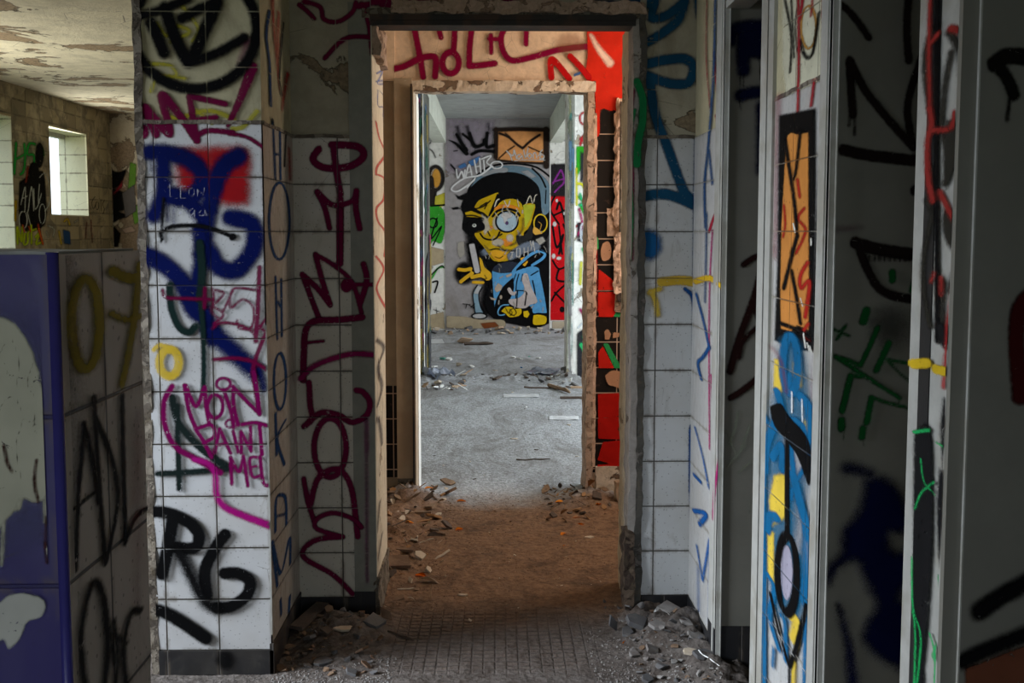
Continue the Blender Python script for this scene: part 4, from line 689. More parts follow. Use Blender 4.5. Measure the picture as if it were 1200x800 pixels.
graffiti(W3, 'green and magenta marks lower on the wall strip', [LY(coat((.03, .40, .14), .012), S_(14, '812,205 835,260'), S_(14, '835,560 800,620 838,590'), S_(20, '805,655 835,715')), LY(coat((.03, .03, .035), .012), P_('785,600 850,560 850,830 785,830')), LY(coat((.3, .01, .1), .012), S_(14, '800,490 830,530'), S_(10, '840,610 838,670')), LY(coat((.5, .5, .05), .012), S_(14, '805,270 800,370'), S_(6, '830,300 830,350')), LY(coat((.6, .66, .7), .01), E_(8, 815, 130, 14, 44), S_(8, '790,575 815,550 835,545')), LY(coat((.03, .42, .14), .012), S_(13, '835,560 815,620'), S_(20, '805,655 835,712'))], Z3)
# ---- fourth room: wall beside the mural
graffiti(ML, 'black and orange letter P over a green creature', [LY(coat((.02, .02, .02), .012), S_(6, '98,308 84,330 108,350 122,378'), P_('80,560 130,520 120,640 80,640')), LY(coat((.6, .30, .05), .02), F_(126, 475, 22, 46)), LY(coat((.5, .45, .05), .012), P_('120,560 170,540 168,600 112,630')), LY(coat((.025, .022, .02), .014), E_(18, 122, 475, 34, 55), S_(36, '96,480 100,560 98,640')), LY(coat((.04, .32, .03), .012), P_('78,610 120,600 160,625 166,700 150,780 110,770 82,800')), LY(cB, E_(7, 110, 685, 20, 22), S_(8, '100,605 165,600'), S_(6, '130,660 100,760 150,700 110,790'), S_(6, '90,640 84,760'))], Z2)
graffiti(ML, 'green curl and small black strokes', [LY(coat((.05, .36, .04), .012), S_(9, '84,300 100,345 130,300 158,290')), LY(cB, S_(6, '95,335 120,310 150,285 162,296'), S_(8, '108,362 132,360 118,410'), S_(8, '85,440 98,450 94,500 80,520'), S_(4, '112,490 142,500'), S_(4, '125,480 128,515')), LY(coat((.42, .34, .22), .012), P_('78,190 160,210 160,270 110,285 78,280'), P_('80,520 160,500 165,580 80,575'))], Z3)
graffiti(MR, 'red wall panel with black letters and white flecks', [LY(coat((.55, .008, .012), .012, wear=.12), P_('640,545 760,545 760,1140 640,1140')), LY(coat((.02, .018, .02), .02), P_('640,412 700,408 760,420 760,545 700,560 640,545')), LY(coat((.20, .03, .22), .01), S_(9, '672,500 700,450 712,440 725,490 700,520 680,540'), S_(8, '680,490 722,478')), LY(cB, S_(11, '690,620 705,590 730,680'), S_(9, '675,650 740,620'), S_(9, '680,560 660,620 700,690'), S_(8, '735,570 745,680'), S_(10, '670,700 690,800 720,740'), S_(10, '720,740 700,830'), S_(9, '670,860 700,900 745,880'), S_(10, '700,900 690,950 730,960'), S_(9, '745,960 690,1010 665,1050'), S_(9, '680,1010 730,1060'), F_(715, 1090, 12, 14), S_(9, '720,690 748,760'), S_(9, '700,700 715,830')), LY(coat((.6, .58, .55), .01), F_(690, 580, 6, 8), F_(735, 600, 5, 8), F_(680, 690, 9, 12), F_(735, 650, 6, 8), F_(745, 720, 4, 12), F_(675, 840, 9, 12), F_(700, 850, 12, 8), F_(740, 1030, 5, 6), F_(725, 640, 5, 8)), LY(coat((.45, .38, .28), .012), P_('668,1145 760,1145 760,1190 668,1190')), LY(coat((.25, .25, .25), .01, op=.5), S_(3, '680,380 710,350 740,360 720,390 690,385'), S_(6, '680,295 684,315'))], Z2)
graffiti(MR, 'thin red brown stripes high on the side wall', [LY(coat((.25, .03, .03), .01, op=.7), *[S_(5, '690,%d 745,%d' % (y, y-8)) for y in (185, 200, 215, 230)])], Z2)
# ---- the mural
def cc(c, soft=.006, **k): k.setdefault('wear', .08); return coat(c, soft, **k)
YO = (.50, .32, .008)
mural = graffiti(MW, 'large mural of a yellow faced figure in a cap and blue shirt holding a tube', [
 LY(cc((.40, .34, .42), .05, wear=0, op=.5), P_('75,40 400,60 380,250 200,420 80,420')),
 LY(cc(BLACK, .06, wear=0, op=.95), P_('205,560 190,700 205,850 260,950 330,1040 300,1250 310,1370 600,1390 765,1380 765,860 765,560 600,420 350,420'), F_(195, 1085, 55, 70)),
 LY(cc(BLACK, .012), P_('215,540 250,460 340,415 450,395 560,400 650,430 710,520 720,640 765,690 762,830 640,930 560,960 640,980 765,960 768,1420 480,1420 400,1400 330,1290 360,1130 300,900 235,830 180,790 190,700 170,640'), P_('130,555 160,570 215,545 200,600 150,590'), P_('105,648 150,640 172,655 120,662')),
 # cap
 LY(cc((.12, .19, .24)), P_('222,520 262,450 340,395 440,368 560,368 660,395 720,435 765,500 768,660 718,690 705,560 680,490 600,430 500,408 400,418 310,450 250,500')),
 LY(cc((.26, .27, .28)), P_('570,405 620,395 680,440 640,450'), P_('310,420 400,385 480,380 480,410 400,415 320,440')),
 LY(cc(BLACK), S_(13, '262,450 340,385 440,356 560,354 680,378 768,440'), S_(12, '650,385 705,440 740,510'), S_(8, '742,530 738,620'), S_(9, '225,520 275,440')),
 # face
 LY(cc(YO), P_('262,645 290,600 350,572 424,545 400,600 378,650 362,706 325,680 295,668'), P_('330,700 352,720 400,655 450,600 520,588 570,610 590,650 600,622 668,625 655,700 630,780 596,810 590,850 560,905 575,960 520,930 500,990 470,1005 400,1005 370,980 320,905 290,870 262,822 300,800 335,790'), P_('198,680 240,668 320,700 310,716 210,708'), P_('350,930 420,920 480,940 470,990 430,1010 390,990')),
 LY(cc((.66, .22, .02)), P_('390,655 440,625 520,630 575,660 500,655 430,668'), P_('440,860 500,850 520,890 470,910'), F_(375, 780, 14, 12)),
 LY(cc((.55, .50, .40), .02, op=.75), P_('310,690 350,720 370,790 330,830 318,780'), F_(410, 750, 26, 46), F_(500, 850, 24, 26), P_('560,800 580,840 560,920 545,860'), F_(420, 880, 40, 26)),
 LY(cc((.40, .42, .03)), P_('588,628 668,625 640,720 600,790 596,720')),
 LY(cc(BLACK), S_(9, '268,655 320,640 370,600'), S_(8, '300,640 345,612'), S_(8, '330,655 345,630'), S_(12, '418,560 395,620 362,700'), S_(8, '500,540 610,588'), P_('205,748 250,735 320,745 332,790 290,800 235,790'), S_(9, '205,700 260,700 325,722'), S_(8, '212,722 260,716 320,735'), S_(7, '222,805 280,812 325,792'), S_(12, '302,820 325,850 370,862 410,850 432,810'), S_(9, '352,806 368,836'), S_(9, '432,835 448,822'), S_(16, '385,705 420,668 480,655 540,670 565,700')),
 LY(cc((.6, .6, .55)), F_(262, 766, 14, 12)), LY(cc(BLACK), F_(262, 764, 6, 6)),
 LY(cc((.34, .44, .50)), F_(480, 740, 70, 66)), LY(cc(BLACK), E_(12, 480, 740, 74, 70)), LY(cc((.55, .52, .50), .01, op=.8), F_(478, 700, 40, 20), F_(470, 720, 14, 34)), LY(cc((.09, .05, .13)), F_(480, 750, 11, 13)),
 LY(cc((.66, .6, .48)), S_(6, '400,680 425,715'), S_(6, '450,670 462,700'), S_(6, '500,670 502,698'), S_(6, '545,675 540,705'), S_(8, '398,640 412,600 428,590'), S_(7, '462,600 485,640 500,600'), S_(6, '550,590 560,640'), S_(6, '610,620 635,568 650,620'), S_(6, '660,610 668,570 682,560')),
 LY(cc((.62, .42, .02)), E_(9, 705, 752, 44, 60)), LY(cc(BLACK), F_(708, 752, 34, 50)), LY(cc((.66, .36, .06)), P_('660,770 690,790 720,820 670,830 650,810'), S_(5, '690,740 710,760 700,800')),
 LY(cc((.02, .02, .02)), P_('540,830 600,830 640,760 655,840 620,870 560,900')),
 LY(cc((.16, .19, .24), .02, op=.9), P_('480,960 560,900 640,870 700,890 690,930 600,950 500,1000'), P_('270,960 330,920 360,960 300,980')),
 LY(cc((.4, .37, .32), .012, op=.8), P_('670,860 720,840 738,870 700,900'), P_('150,880 195,870 200,960 165,990 148,940')),
 # scarf, shirt
 LY(cc((.025, .03, .045)), P_('380,1070 400,1035 470,1010 530,1010 570,1030 520,1075 420,1085')),
 LY(cc((.68, .34, .02)), P_('568,985 600,975 622,1010 600,1040 585,1030'), P_('365,945 400,930 470,945 475,985 430,1005 390,985')),
 LY(cc(BLACK), S_(8, '368,930 410,922 470,935'), S_(6, '400,975 430,985 455,970')),
 LY(cc((.09, .30, .55)), P_('380,1070 440,1085 520,1078 570,1060 640,1040 690,1050 700,1090 728,1220 745,1330 742,1352 690,1350 655,1352 640,1310 560,1280 500,1290 480,1220 500,1150 525,1120 460,1170 410,1260 398,1310 388,1200'), S_(20, '522,1075 570,1020 640,960 700,938 735,955 715,990 650,1030')),
 LY(cc(BLACK), S_(7, '545,1060 600,1010 680,955 712,962 690,990 600,1050'), S_(9, '700,930 745,950 738,990 690,1040'), P_('520,1115 528,1180 510,1240 480,1290 440,1310 400,1310 420,1250 450,1180'), S_(8, '560,1090 545,1150 540,1240 545,1320'), S_(7, '540,1090 520,1150'), S_(6, '585,1090 575,1140'), S_(9, '652,1135 668,1220 662,1290'), S_(8, '690,1070 640,1100')),
 LY(cc((.46, .40, .38)), P_('595,1085 618,1090 630,1130 645,1180 685,1275 640,1295 600,1320 545,1315 500,1290 495,1260 560,1250 600,1200 580,1130'), P_('480,1190 500,1180 520,1210 545,1205 530,1235 500,1225')),
 LY(cc((.42, .34, .26)), P_('395,1190 420,1150 450,1170 440,1200 410,1215'), P_('470,1100 510,1085 515,1100 480,1115'), P_('360,1240 385,1250 410,1255 400,1268 375,1262'), S_(6, '430,1120 455,1105'), F_(440, 1245, 9, 14)),
 LY(cc(BLACK), S_(7, '545,1200 600,1205 615,1225'), S_(8, '552,1200 545,1310'), S_(9, '612,1215 600,1300')),
 # hand and tube
 LY(cc(BLACK, .05, wear=0, op=.9), F_(200, 1085, 70, 70), P_('200,880 270,870 340,1000 330,1130 230,1130')),
 LY(cc((.66, .38, .02)), S_(24, '158,1060 200,1064 238,1056'), S_(24, '172,1142 205,1115 248,1085'), S_(26, '248,1112 300,1100 330,1108'), S_(20, '255,1146 320,1148'), P_('296,975 315,1000 330,1045 372,1082 376,1120 345,1135 320,1110 302,1080'), S_(12, '230,1050 245,1080')),
 LY(cc((.46, .44, .44)), P_('224,893 264,886 285,980 302,1070 262,1078 240,980')), LY(cc(BLACK), L_(8, '222,892 240,985 262,1080'), L_(8, '266,886 285,975 304,1070'), L_(7, '222,888 266,884'), S_(6, '330,1098 345,1120 330,1125'), S_(5, '245,1125 290,1130')),
 LY(cc((.22, .34, .42)), P_('285,1168 312,1178 288,1230 302,1310 322,1352 270,1362 262,1300 255,1225')), LY(cc((.44, .44, .44)), P_('285,1168 312,1178 288,1225 258,1222'), F_(295, 1372, 46, 16)), LY(cc(BLACK), S_(8, '282,1165 252,1220 262,1310 268,1350'), S_(8, '314,1180 292,1228 305,1310 322,1345'), E_(9, 295, 1372, 50, 20), S_(7, '185,1290 235,1296'), S_(7, '212,1290 205,1320'), S_(7, '228,1300 262,1322'), S_(7, '240,1312 265,1290')),
 # lower hands
 LY(cc((.13, .34, .55)), S_(9, '492,1296 450,1300 426,1325 420,1350 432,1366 465,1362')), LY(cc((.66, .44, .01)), P_('440,1340 470,1312 500,1310 540,1325 570,1320 582,1340 560,1370 500,1380 470,1355'), P_('590,1340 620,1335 632,1360 615,1385 592,1375'), P_('658,1366 690,1362 742,1376 740,1420 700,1430 655,1425')),
 LY(cc(BLACK), S_(6, '470,1315 490,1350 530,1370'), S_(6, '500,1325 515,1350 500,1370'), S_(6, '530,1325 545,1350'), E_(6, 520, 1345, 22, 22), S_(8, '580,1325 590,1380')),
 LY(cc((.46, .42, .36), .01, wear=.4, op=.85), *[S_(r_[2], [(r_[0], r_[1]), (r_[0]+r_[3], r_[1]+r_[4]), (r_[0]+r_[3]*1.6, r_[1]+r_[4]*2)]) for r_ in [(random.Random(i).uniform(330, 740), random.Random(i+50).uniform(600, 1330), random.Random(i+99).uniform(3, 9), random.Random(i+7).uniform(-14, 14), random.Random(i+8).uniform(4, 22)) for i in range(34)]]),
 LY(cc((.03, .03, .03), .02, wear=.2, op=.8), S_(10, '560,820 540,880 500,900'), S_(12, '420,900 470,930 540,935'), S_(8, '330,900 360,930'), S_(10, '590,720 585,790 560,830')),
 # lettering
 LY(cc((.55, .52, .48)), L_(6, '515,945 515,985'), L_(6, '505,945 525,945'), L_(6, '545,920 545,975'), L_(6, '568,918 568,975'), L_(6, '545,920 568,918'), L_(6, '545,975 568,975'), L_(6, '595,915 595,970'), L_(6, '622,912 622,968'), L_(6, '595,944 622,940'), L_(6, '640,930 655,870'), L_(6, '655,870 668,950'), L_(5, '690,930 700,960')),
 LY(cc((.40, .33, .22), .012), P_('80,1370 200,1375 300,1395 440,1395 470,1420 430,1450 80,1450')), LY(cc((.20, .06, .02), .012), P_('300,1420 400,1410 430,1440 330,1460'))], MA, name='mural')
graffiti(MW, 'orange envelope in a thick black frame', [LY(cc((.66, .29, .10), .006), P_('412,135 580,130 735,135 738,250 732,340 580,345 415,325 414,220')), LY(cc((.025, .016, .012), .012), L_(26, '398,128 560,122 755,128'), L_(30, '408,125 406,310'), L_(40, '742,125 744,370'), L_(16, '410,330 560,345 740,352'), S_(17, '430,150 490,175 548,225 585,250'), S_(17, '585,250 640,200 700,160'), S_(9, '425,320 480,270 530,235'), S_(9, '625,240 690,270 735,285'), S_(12, '470,150 500,175'))], MA)
graffiti(MW, 'pale handwritten word over the orange envelope', [LY(cc((.52, .50, .47), .008), S_(9, '478,268 500,295 515,330'), S_(9, '480,270 520,300 528,262 545,320'), S_(8, '572,290 550,300 560,322 580,300 585,322'), S_(8, '592,262 605,312 622,250'), E_(8, 632, 300, 12, 16), S_(8, '655,318 658,285 672,282 680,315'), S_(8, '690,300 710,285 700,320 728,315'), S_(8, '718,260 700,285 728,300 720,330'), S_(6, '530,335 600,328 735,330'))], MA)
graffiti(MW, 'black blurred letters ABC with an underline', [LY(cc(BLACK, .035, wear=0, op=.9), S_(22, '150,110 170,190 208,262'), S_(22, '215,110 235,170 270,240'), S_(12, '355,90 360,150')), LY(cc(BLACK, .010), ('s', (6, 30), '92,196 140,220 210,285'), S_(22, '145,160 180,220 212,262'), S_(16, '185,155 240,200 275,240'), S_(24, '230,150 262,235 320,225 328,195'), S_(24, '348,150 345,240 392,232'), S_(22, '245,292 300,268 392,272'), S_(14, '105,360 140,400'), S_(8, '125,270 150,265'))], MA)
graffiti(MW, 'white word in curling script beside the cap', [LY(cc((.06, .16, .36), .01), P_('150,372 200,345 212,372 170,388'), P_('220,340 300,300 298,320 270,365 235,370')), LY(cc((.62, .62, .62), .006), S_(11, '142,392 152,450 178,405 192,448 200,395'), S_(11, '205,440 228,360 245,430'), S_(9, '212,415 245,405'), S_(11, '262,330 278,415'), S_(11, '298,318 305,410'), S_(9, '268,375 302,368'), S_(10, '325,330 330,400'), S_(10, '310,322 375,300 345,345 385,372'), E_(10, 412, 362, 38, 24), S_(12, '380,370 300,430 200,450 125,500 112,530 150,538 215,500 262,462'), S_(9, '215,515 268,450'))], MA)
# ------------------------------------------------------------------ debris: every piece an object of its own
R_ = random.Random(11)
SHAPE = {'lump': 'lump', 'plate': 'flat chip', 'stick': 'splinter', 'leaf': 'curled leaf'}
M_GREYSTONE = simple('grey_mortar_lump', (.26, .245, .23), .9, .5, 30, .004, second=(.13, .11, .10), amt=.7)
M_SLATE = simple('dark_slab_fragment', (.10, .098, .10), .7, .4, 30, .002, second=(.17, .16, .15), amt=.6)
M_BROWNST = simple('brown_dusty_fragment', (.21, .135, .085), .9, .5, 40, .003, second=(.11, .06, .035), amt=.7)
M_BROWND = simple('dark_earthy_fragment', (.085, .065, .05), .9, .5, 40, .003)
M_PALEPL = simple('pale_plaster_fragment', (.52, .44, .34), .9, .4, 30, .003, second=(.33, .25, .17), amt=.5)
M_WOOD = simple('weathered_wood', (.27, .18, .11), .8, .6, 60, .002, second=(.13, .08, .05), amt=.7)
M_WOODD = simple('dark_rotten_wood', (.09, .065, .05), .85, .5, 50, .003)
M_PAPER = simple('dirty_paper', (.78, .79, .80), .8, .25, 30, .0005, second=(.60, .60, .58), amt=.4)
M_PLASTIC = simple('grey_blue_plastic_film', (.40, .44, .52), .25, .4, 20, .002, second=(.18, .20, .24), amt=.6)
M_LEAF = simple('orange_dry_leaf', (.95, .36, .02), .7, .3, 60, .001)
M_LEAFB = simple('brown_dry_leaf', (.36, .20, .09), .7, .4, 60, .001)
M_BRICKF = simple('tan_brick', (.42, .30, .20), .9, .4, 30, .003, second=(.28, .17, .10))
M_WHITE = simple('white_scrap', (.75, .76, .74), .5, .2, 40, .0005)
M_BLUEP = simple('blue_plastic', (.02, .16, .42), .4, .2, 30, .0005)
M_TEALP = simple('green_glass_scrap', (.10, .38, .30), .3, .3, 30, .0005)
def hull(n, dims, seed, flat=False):
    r = random.Random(seed); bm = bmesh.new()
    for i in range(n):
        if flat:
            a = 2*math.pi*i/n+r.uniform(-.25, .25); k = r.uniform(.72, 1)
            x, y = k*math.cos(a), k*math.sin(a)
            for z in (-1, 1): bm.verts.new((x*dims[0]+r.uniform(-.03, .03)*dims[0], y*dims[1], z*dims[2]))
        else:
            v = Vector((r.gauss(0, 1), r.gauss(0, 1), r.gauss(0, 1))).normalized()*r.uniform(.75, 1)
            bm.verts.new((v.x*dims[0], v.y*dims[1], v.z*dims[2]))
    bmesh.ops.convex_hull(bm, input=bm.verts)
    bmesh.ops.delete(bm, geom=[v for v in bm.verts if not v.link_faces], context='VERTS')
    bmesh.ops.bevel(bm, geom=bm.edges[:], offset=min(dims)*.12, segments=1, affect='EDGES')
    me = bpy.data.meshes.new('plate' if flat else 'lump'); bm.to_mesh(me); bm.free(); return me
LUMPS = [hull(8, (1, r_, h_), i) for i, (r_, h_) in enumerate(((.8, .6), (.6, .5), (.9, .45), (.7, .7), (.5, .4), (.85, .55)))]
PLATES = [hull(n, (1, r_, h_), 20+i, True) for i, (n, r_, h_) in enumerate(((5, .7, .12), (4, .85, .16), (6, .6, .10), (5, .9, .2), (4, .5, .12), (7, .8, .14)))]
def stick_mesh(seed, ratio=.08):
    r = random.Random(seed); b = MB(); pts = []; 
    for i in range(5): pts.append((-1+i*.5, r.uniform(-.05, .05), r.uniform(-.03, .03)))
    b.tube(pts, [ratio*r.uniform(.7, 1), ratio, ratio*r.uniform(.7, 1), ratio*r.uniform(.7, 1.1), ratio*.4], M_WOOD, 5)
    o = b.build('stick'); me = o.data; me.materials.clear(); bpy.data.objects.remove(o); return me
STICKS = [stick_mesh(i, k) for i, k in enumerate((.07, .1, .05, .13))]
def leaf_mesh(seed):
    r = random.Random(seed); b = bmesh.new(); rows = []
    for i in range(6):
        t = i/5; w_ = math.sin(math.pi*min(1, t*1.02+.02))*.5+.02
        rows.append([b.verts.new((t*2-1, s_*w_, .28*abs(s_)**1.3*w_*2+.25*math.sin(t*3+seed)*.5+.01*k)) for k, s_ in enumerate((-1, -.5, 0, .5, 1))])
    for p, q in zip(rows, rows[1:]):
        for k in range(4): b.faces.new((p[k], p[k+1], q[k+1], q[k]))
    bmesh.ops.solidify(b, geom=b.faces[:], thickness=.04)
    me = bpy.data.meshes.new('leaf'); b.to_mesh(me); b.free(); return me
LEAVES = [leaf_mesh(i) for i in range(4)]
_placed = []; _used = set()
_mc = {}
def with_mat(me, m):
    k = (me.name, m.name)
    if k not in _mc:
        c = me.copy(); c.materials.clear(); c.materials.append(m); _mc[k] = c
    return _mc[k]
def put(name, me, m, x, y, size, label, cat, group=None, tilt=.15, rz=None, scale=None, lift=0., rot=None, check=False):
    sc0 = 1
    sc = scale or (size, size, size)
    if check:
        for px_, py_, pr in _placed:
            if (px_-x)**2+(py_-y)**2 < ((pr+max(sc)*.8)**2): return None
    _placed.append((x, y, max(sc)*.8))
    o = bpy.data.objects.new(name, with_mat(me, m)); C.objects.link(o)
    o.scale = sc
    o.rotation_euler = rot or (R_.uniform(-tilt, tilt), R_.uniform(-tilt, tilt), R_.uniform(0, 6.28) if rz is None else rz)
    mt = o.rotation_euler.to_matrix(); vs = [mt @ Vector((v.co.x*sc[0], v.co.y*sc[1], v.co.z*sc[2])) for v in me.vertices]
    zs = [floor_h(x+v.x*.6, y+v.y*.6)-v.z for v in vs if v.z < min(q.z for q in vs)+.004]
    o.location = (x, y, sum(zs)/len(zs)-.0015+lift)
    return tag(o, label, cat, group)
def at(px, py, *a, **k):
    x, y = ground(px, py); return put(a[0], a[1], a[2], x, y, *a[3:], **k)
def heap(name, meshes, mats, n, box, sizes, label, cat, group, tilt=.3, center=None):
    x0, x1, y0, y1 = box; k = tries = 0
    while k < n and tries < n*40:
        tries += 1
        if center: x = R_.gauss(center[0], center[2]); y = R_.gauss(center[1], center[3])
        else: x = R_.uniform(x0, x1); y = R_.uniform(y0, y1)
        if not (x0 < x < x1 and y0 < y < y1): continue
        s_ = sizes[0]*(sizes[1]/sizes[0])**R_.random()
        me_ = R_.choice(meshes); m_ = R_.choice(mats); q = (s_-sizes[0])/(sizes[1]-sizes[0])
        lb = '%s %s %s %s, %s' % ('tiny' if q < .25 else 'small' if q < .6 else 'larger', m_.name.split('_')[0], SHAPE[me_.name.split('.')[0]], label,
            ('nearest ' if y < y0+(y1-y0)*.25 else 'near ' if y < y0+(y1-y0)*.5 else 'far ' if y < y0+(y1-y0)*.75 else 'farthest ')+('left' if x < x0+(x1-x0)*.38 else 'centre' if x < x0+(x1-x0)*.64 else 'right'))
        if lb in _used and tries < n*25: continue
        _used.add(lb)
        if put(name, me_, m_, x, y, s_, lb, cat, group, tilt, check=True): k += 1
# --- larger pieces that stand out, right of the doorway
PI_ = math.pi
at(745, 744, 'slab_fragment', PLATES[3], M_SLATE, .045, 'dark grey triangular slab lying against the rubble left of the black base tiles', 'slab', tilt=0, rot=(.35, .15, .3))
at(735, 748, 'slab_fragment', PLATES[0], M_SLATE, .036, 'dark slab half under the triangular slab by the right doorway post', 'slab', rot=(.1, -.2, 1.2))
at(718, 741, 'slate_shard', PLATES[4], M_SLATE, .034, 'narrow dark shard standing upright near the right doorway post', 'shard', rot=(1.35, 1.2, .3))
at(782, 736, 'mortar_slab', PLATES[1], M_GREYSTONE, .050, 'large grey slab leaning on the black base under the right tiles', 'slab', rot=(.25, .05, .1))
at(772, 752, 'tile_fragment', PLATES[5], M_GREYSTONE, .042, 'flat grey tile fragment lying in front of the right base tiles', 'tile fragment', rot=(.08, .05, .5))
at(799, 752, 'tile_fragment', PLATES[2], M_GREYSTONE, .048, 'long grey tile fragment lying in the corner of the right tiled wall', 'tile fragment', rot=(.15, -.12, 2.2))
at(816, 764, 'tile_fragment', PLATES[3], M_GREYSTONE, .044, 'grey angular tile fragment against the right side wall base', 'tile fragment', rot=(.3, -.1, 1.4))
at(775, 788, 'slab_fragment', LUMPS[2], M_SLATE, .030, 'black wedge shaped block low in the right rubble', 'block', rot=(.05, .1, .4))
at(764, 772, 'slab_fragment', PLATES[1], M_GREYSTONE, .034, 'grey slab just behind the black wedge block', 'slab', rot=(.3, .2, .9))
at(810, 778, 'slab_fragment', PLATES[0], M_PALEPL, .036, 'pale slab in the middle of the right rubble', 'slab', rot=(.2, .05, .1))
at(830, 792, 'paint_strip', STICKS[2], M_WHITE, .05, 'thin white strip lying at the bottom of the right rubble', 'strip', rot=(0, .1, -1.1))
at(824, 786, 'slab_fragment', PLATES[5], M_SLATE, .04, 'dark slab beneath the thin white strip', 'slab', rot=(.1, .1, .3))
at(838, 776, 'plaster_fragment', LUMPS[4], M_PALEPL, .024, 'beige lump of plaster at the foot of the cubicle frame', 'plaster', rot=(1.2, .2, .3))
at(768, 730, 'plaster_fragment', LUMPS[3], M_WHITE, .013, 'small white lump on the grey slab heap by the right base tiles', 'plaster')
# --- left of the doorway
x, y = ground(362, 742); bd = MB(); bd.rough(-.022, .022, -.10, .10, -.006, .006, M_WOODD, step=.02, amp=.0015, seed=90); o = bd.build('wooden_board'); o.location = (x, y+.02, floor_h(x, y)+.012); o.rotation_euler = (.04, .05, -.28)
tag(o, 'dark narrow board lying in the corner below the left tiled wall', 'board')
at(438, 745, 'slab_fragment', PLATES[1], M_SLATE, .046, 'dark grooved slab leaning near the left doorway post', 'slab', rot=(.45, .1, .4))
at(452, 730, 'slate_shard', PLATES[4], M_BROWNST, .034, 'brown shard propped upright against the left doorway post', 'shard', rot=(1.2, .9, .2))
at(470, 747, 'wood_offcut', STICKS[3], M_WOODD, .05, 'dark chunk of wood beside the left doorway post', 'wood', rot=(0, .1, -.5))
at(404, 752, 'plaster_fragment', PLATES[2], M_PALEPL, .040, 'flat pale fragment in front of the left rubble', 'plaster', rot=(.05, .05, .2))
at(408, 775, 'stone', LUMPS[1], M_SLATE, .030, 'dark stone at the near edge of the left rubble', 'stone', rot=(0, 0, .3))
at(378, 778, 'slab_fragment', PLATES[5], M_SLATE, .034, 'grey flat fragment on the grit nearest the left pier', 'slab', rot=(.1, 0, .1))
at(424, 731, 'stone', LUMPS[0], M_BROWNST, .020, 'rounded stone right under the black base of the left doorway post', 'stone')
at(402, 732, 'stone', LUMPS[3], M_GREYSTONE, .024, 'grey lump against the black base left of the doorway', 'stone')
# --- second room
def board_at(name, px, py, L, W, T, m, rz, label, cat, tilt=(0, 0), lift=0, seed=1):
    x, y = ground(px, py); b = MB(); b.rough(-L, L, -W, W, -T, T, m, step=max(.012, W), amp=T*.25, seed=seed); o = b.build(name)
    o.rotation_euler = (tilt[0], tilt[1], rz); o.location = (x, y, floor_h(x, y)+T+abs(math.sin(tilt[1]))*L*.5+lift); return tag(o, label, cat)
board_at('wooden_plank', 480, 607, .10, .008, .006, M_WOOD, .05, 'long brown lath lying across the rubbish at the left edge of the earth floor', 'plank', seed=3)
board_at('wooden_plank', 513, 626, .05, .010, .004, M_BROWNST, -.6, 'short flat splinter lying on the earth below the left lath', 'plank', seed=4)
board_at('floor_tile', 462, 668, .06, .05, .006, M_BROWNST, .2, 'brown dusty tile lying by the left doorway reveal', 'tile', (.1, .05), seed=5)
board_at('brick_fragment', 726, 592, .018, .03, .045, M_BRICKF, .1, 'tan brick standing on end beside the right red tiles', 'brick', seed=6)
board_at('wooden_plank', 475, 655, .035, .012, .006, M_BROWNST, -.2, 'brown wood block beside the dusty tile', 'wood', seed=7)
at(543, 697, 'plaster_chip', PLATES[2], M_PALEPL, .022, 'pale oval chip alone on the earth left of centre', 'chip', rot=(0, 0, -.1))
at(551, 726, 'plaster_chip', PLATES[4], M_PALEPL, .014, 'small pale chip at the near edge of the earth', 'chip')
at(594, 707, 'plaster_chip', PLATES[4], M_BROWNST, .013, 'small brown chip in the middle of the earth floor', 'chip')
at(661, 686, 'plaster_chip', PLATES[2], M_PALEPL, .018, 'pale flat chip on the right part of the earth floor', 'chip', rot=(0, 0, .2))
at(690, 630, 'plaster_chip', PLATES[0], M_PALEPL, .026, 'pale fragment on the earth near the right wall', 'chip', rot=(0, 0, 0))
at(598, 665, 'grey_paving_patch', PLATES[5], M_GREYSTONE, .0, '', '', scale=(.055, .035, .012)) if False else None
for (px_, py_, s_, lb) in ((493, 675, .019, 'orange leaf alone on the earth near the left doorway reveal'), (480, 619, .018, 'orange leaf below the left lath'), (502, 581, .018, 'red orange leaf at the left edge of the pale floor'), (663, 639, .017, 'orange leaf alone on the right part of the earth'), (660, 626, .017, 'orange leaf farther back than the one alone on the right'), (675, 606, .020, 'orange leaf near the right red tiles, left of two'), (727, 600, .018, 'orange leaf at the foot of the standing tan brick'), (702, 596, .015, 'orange leaf in the litter below the red tiles'), (656, 590, .018, 'orange leaf where the earth meets the pale floor'), (541, 588, .02, 'brownish orange leaf on the earth left of centre, far end'), (733, 756, .009, 'tiny orange leaf on the grit beside the right rubble'), (539, 620, .018, 'dull orange leaf on the earth beyond the short splinter'), (682, 614, .016, 'small orange leaf beside the pale fragment on the right')):
    at(px_, py_, 'dry_leaf', R_.choice(LEAVES), M_LEAF, s_*1.35, lb, 'leaf', 'orange leaves on the earth floor')
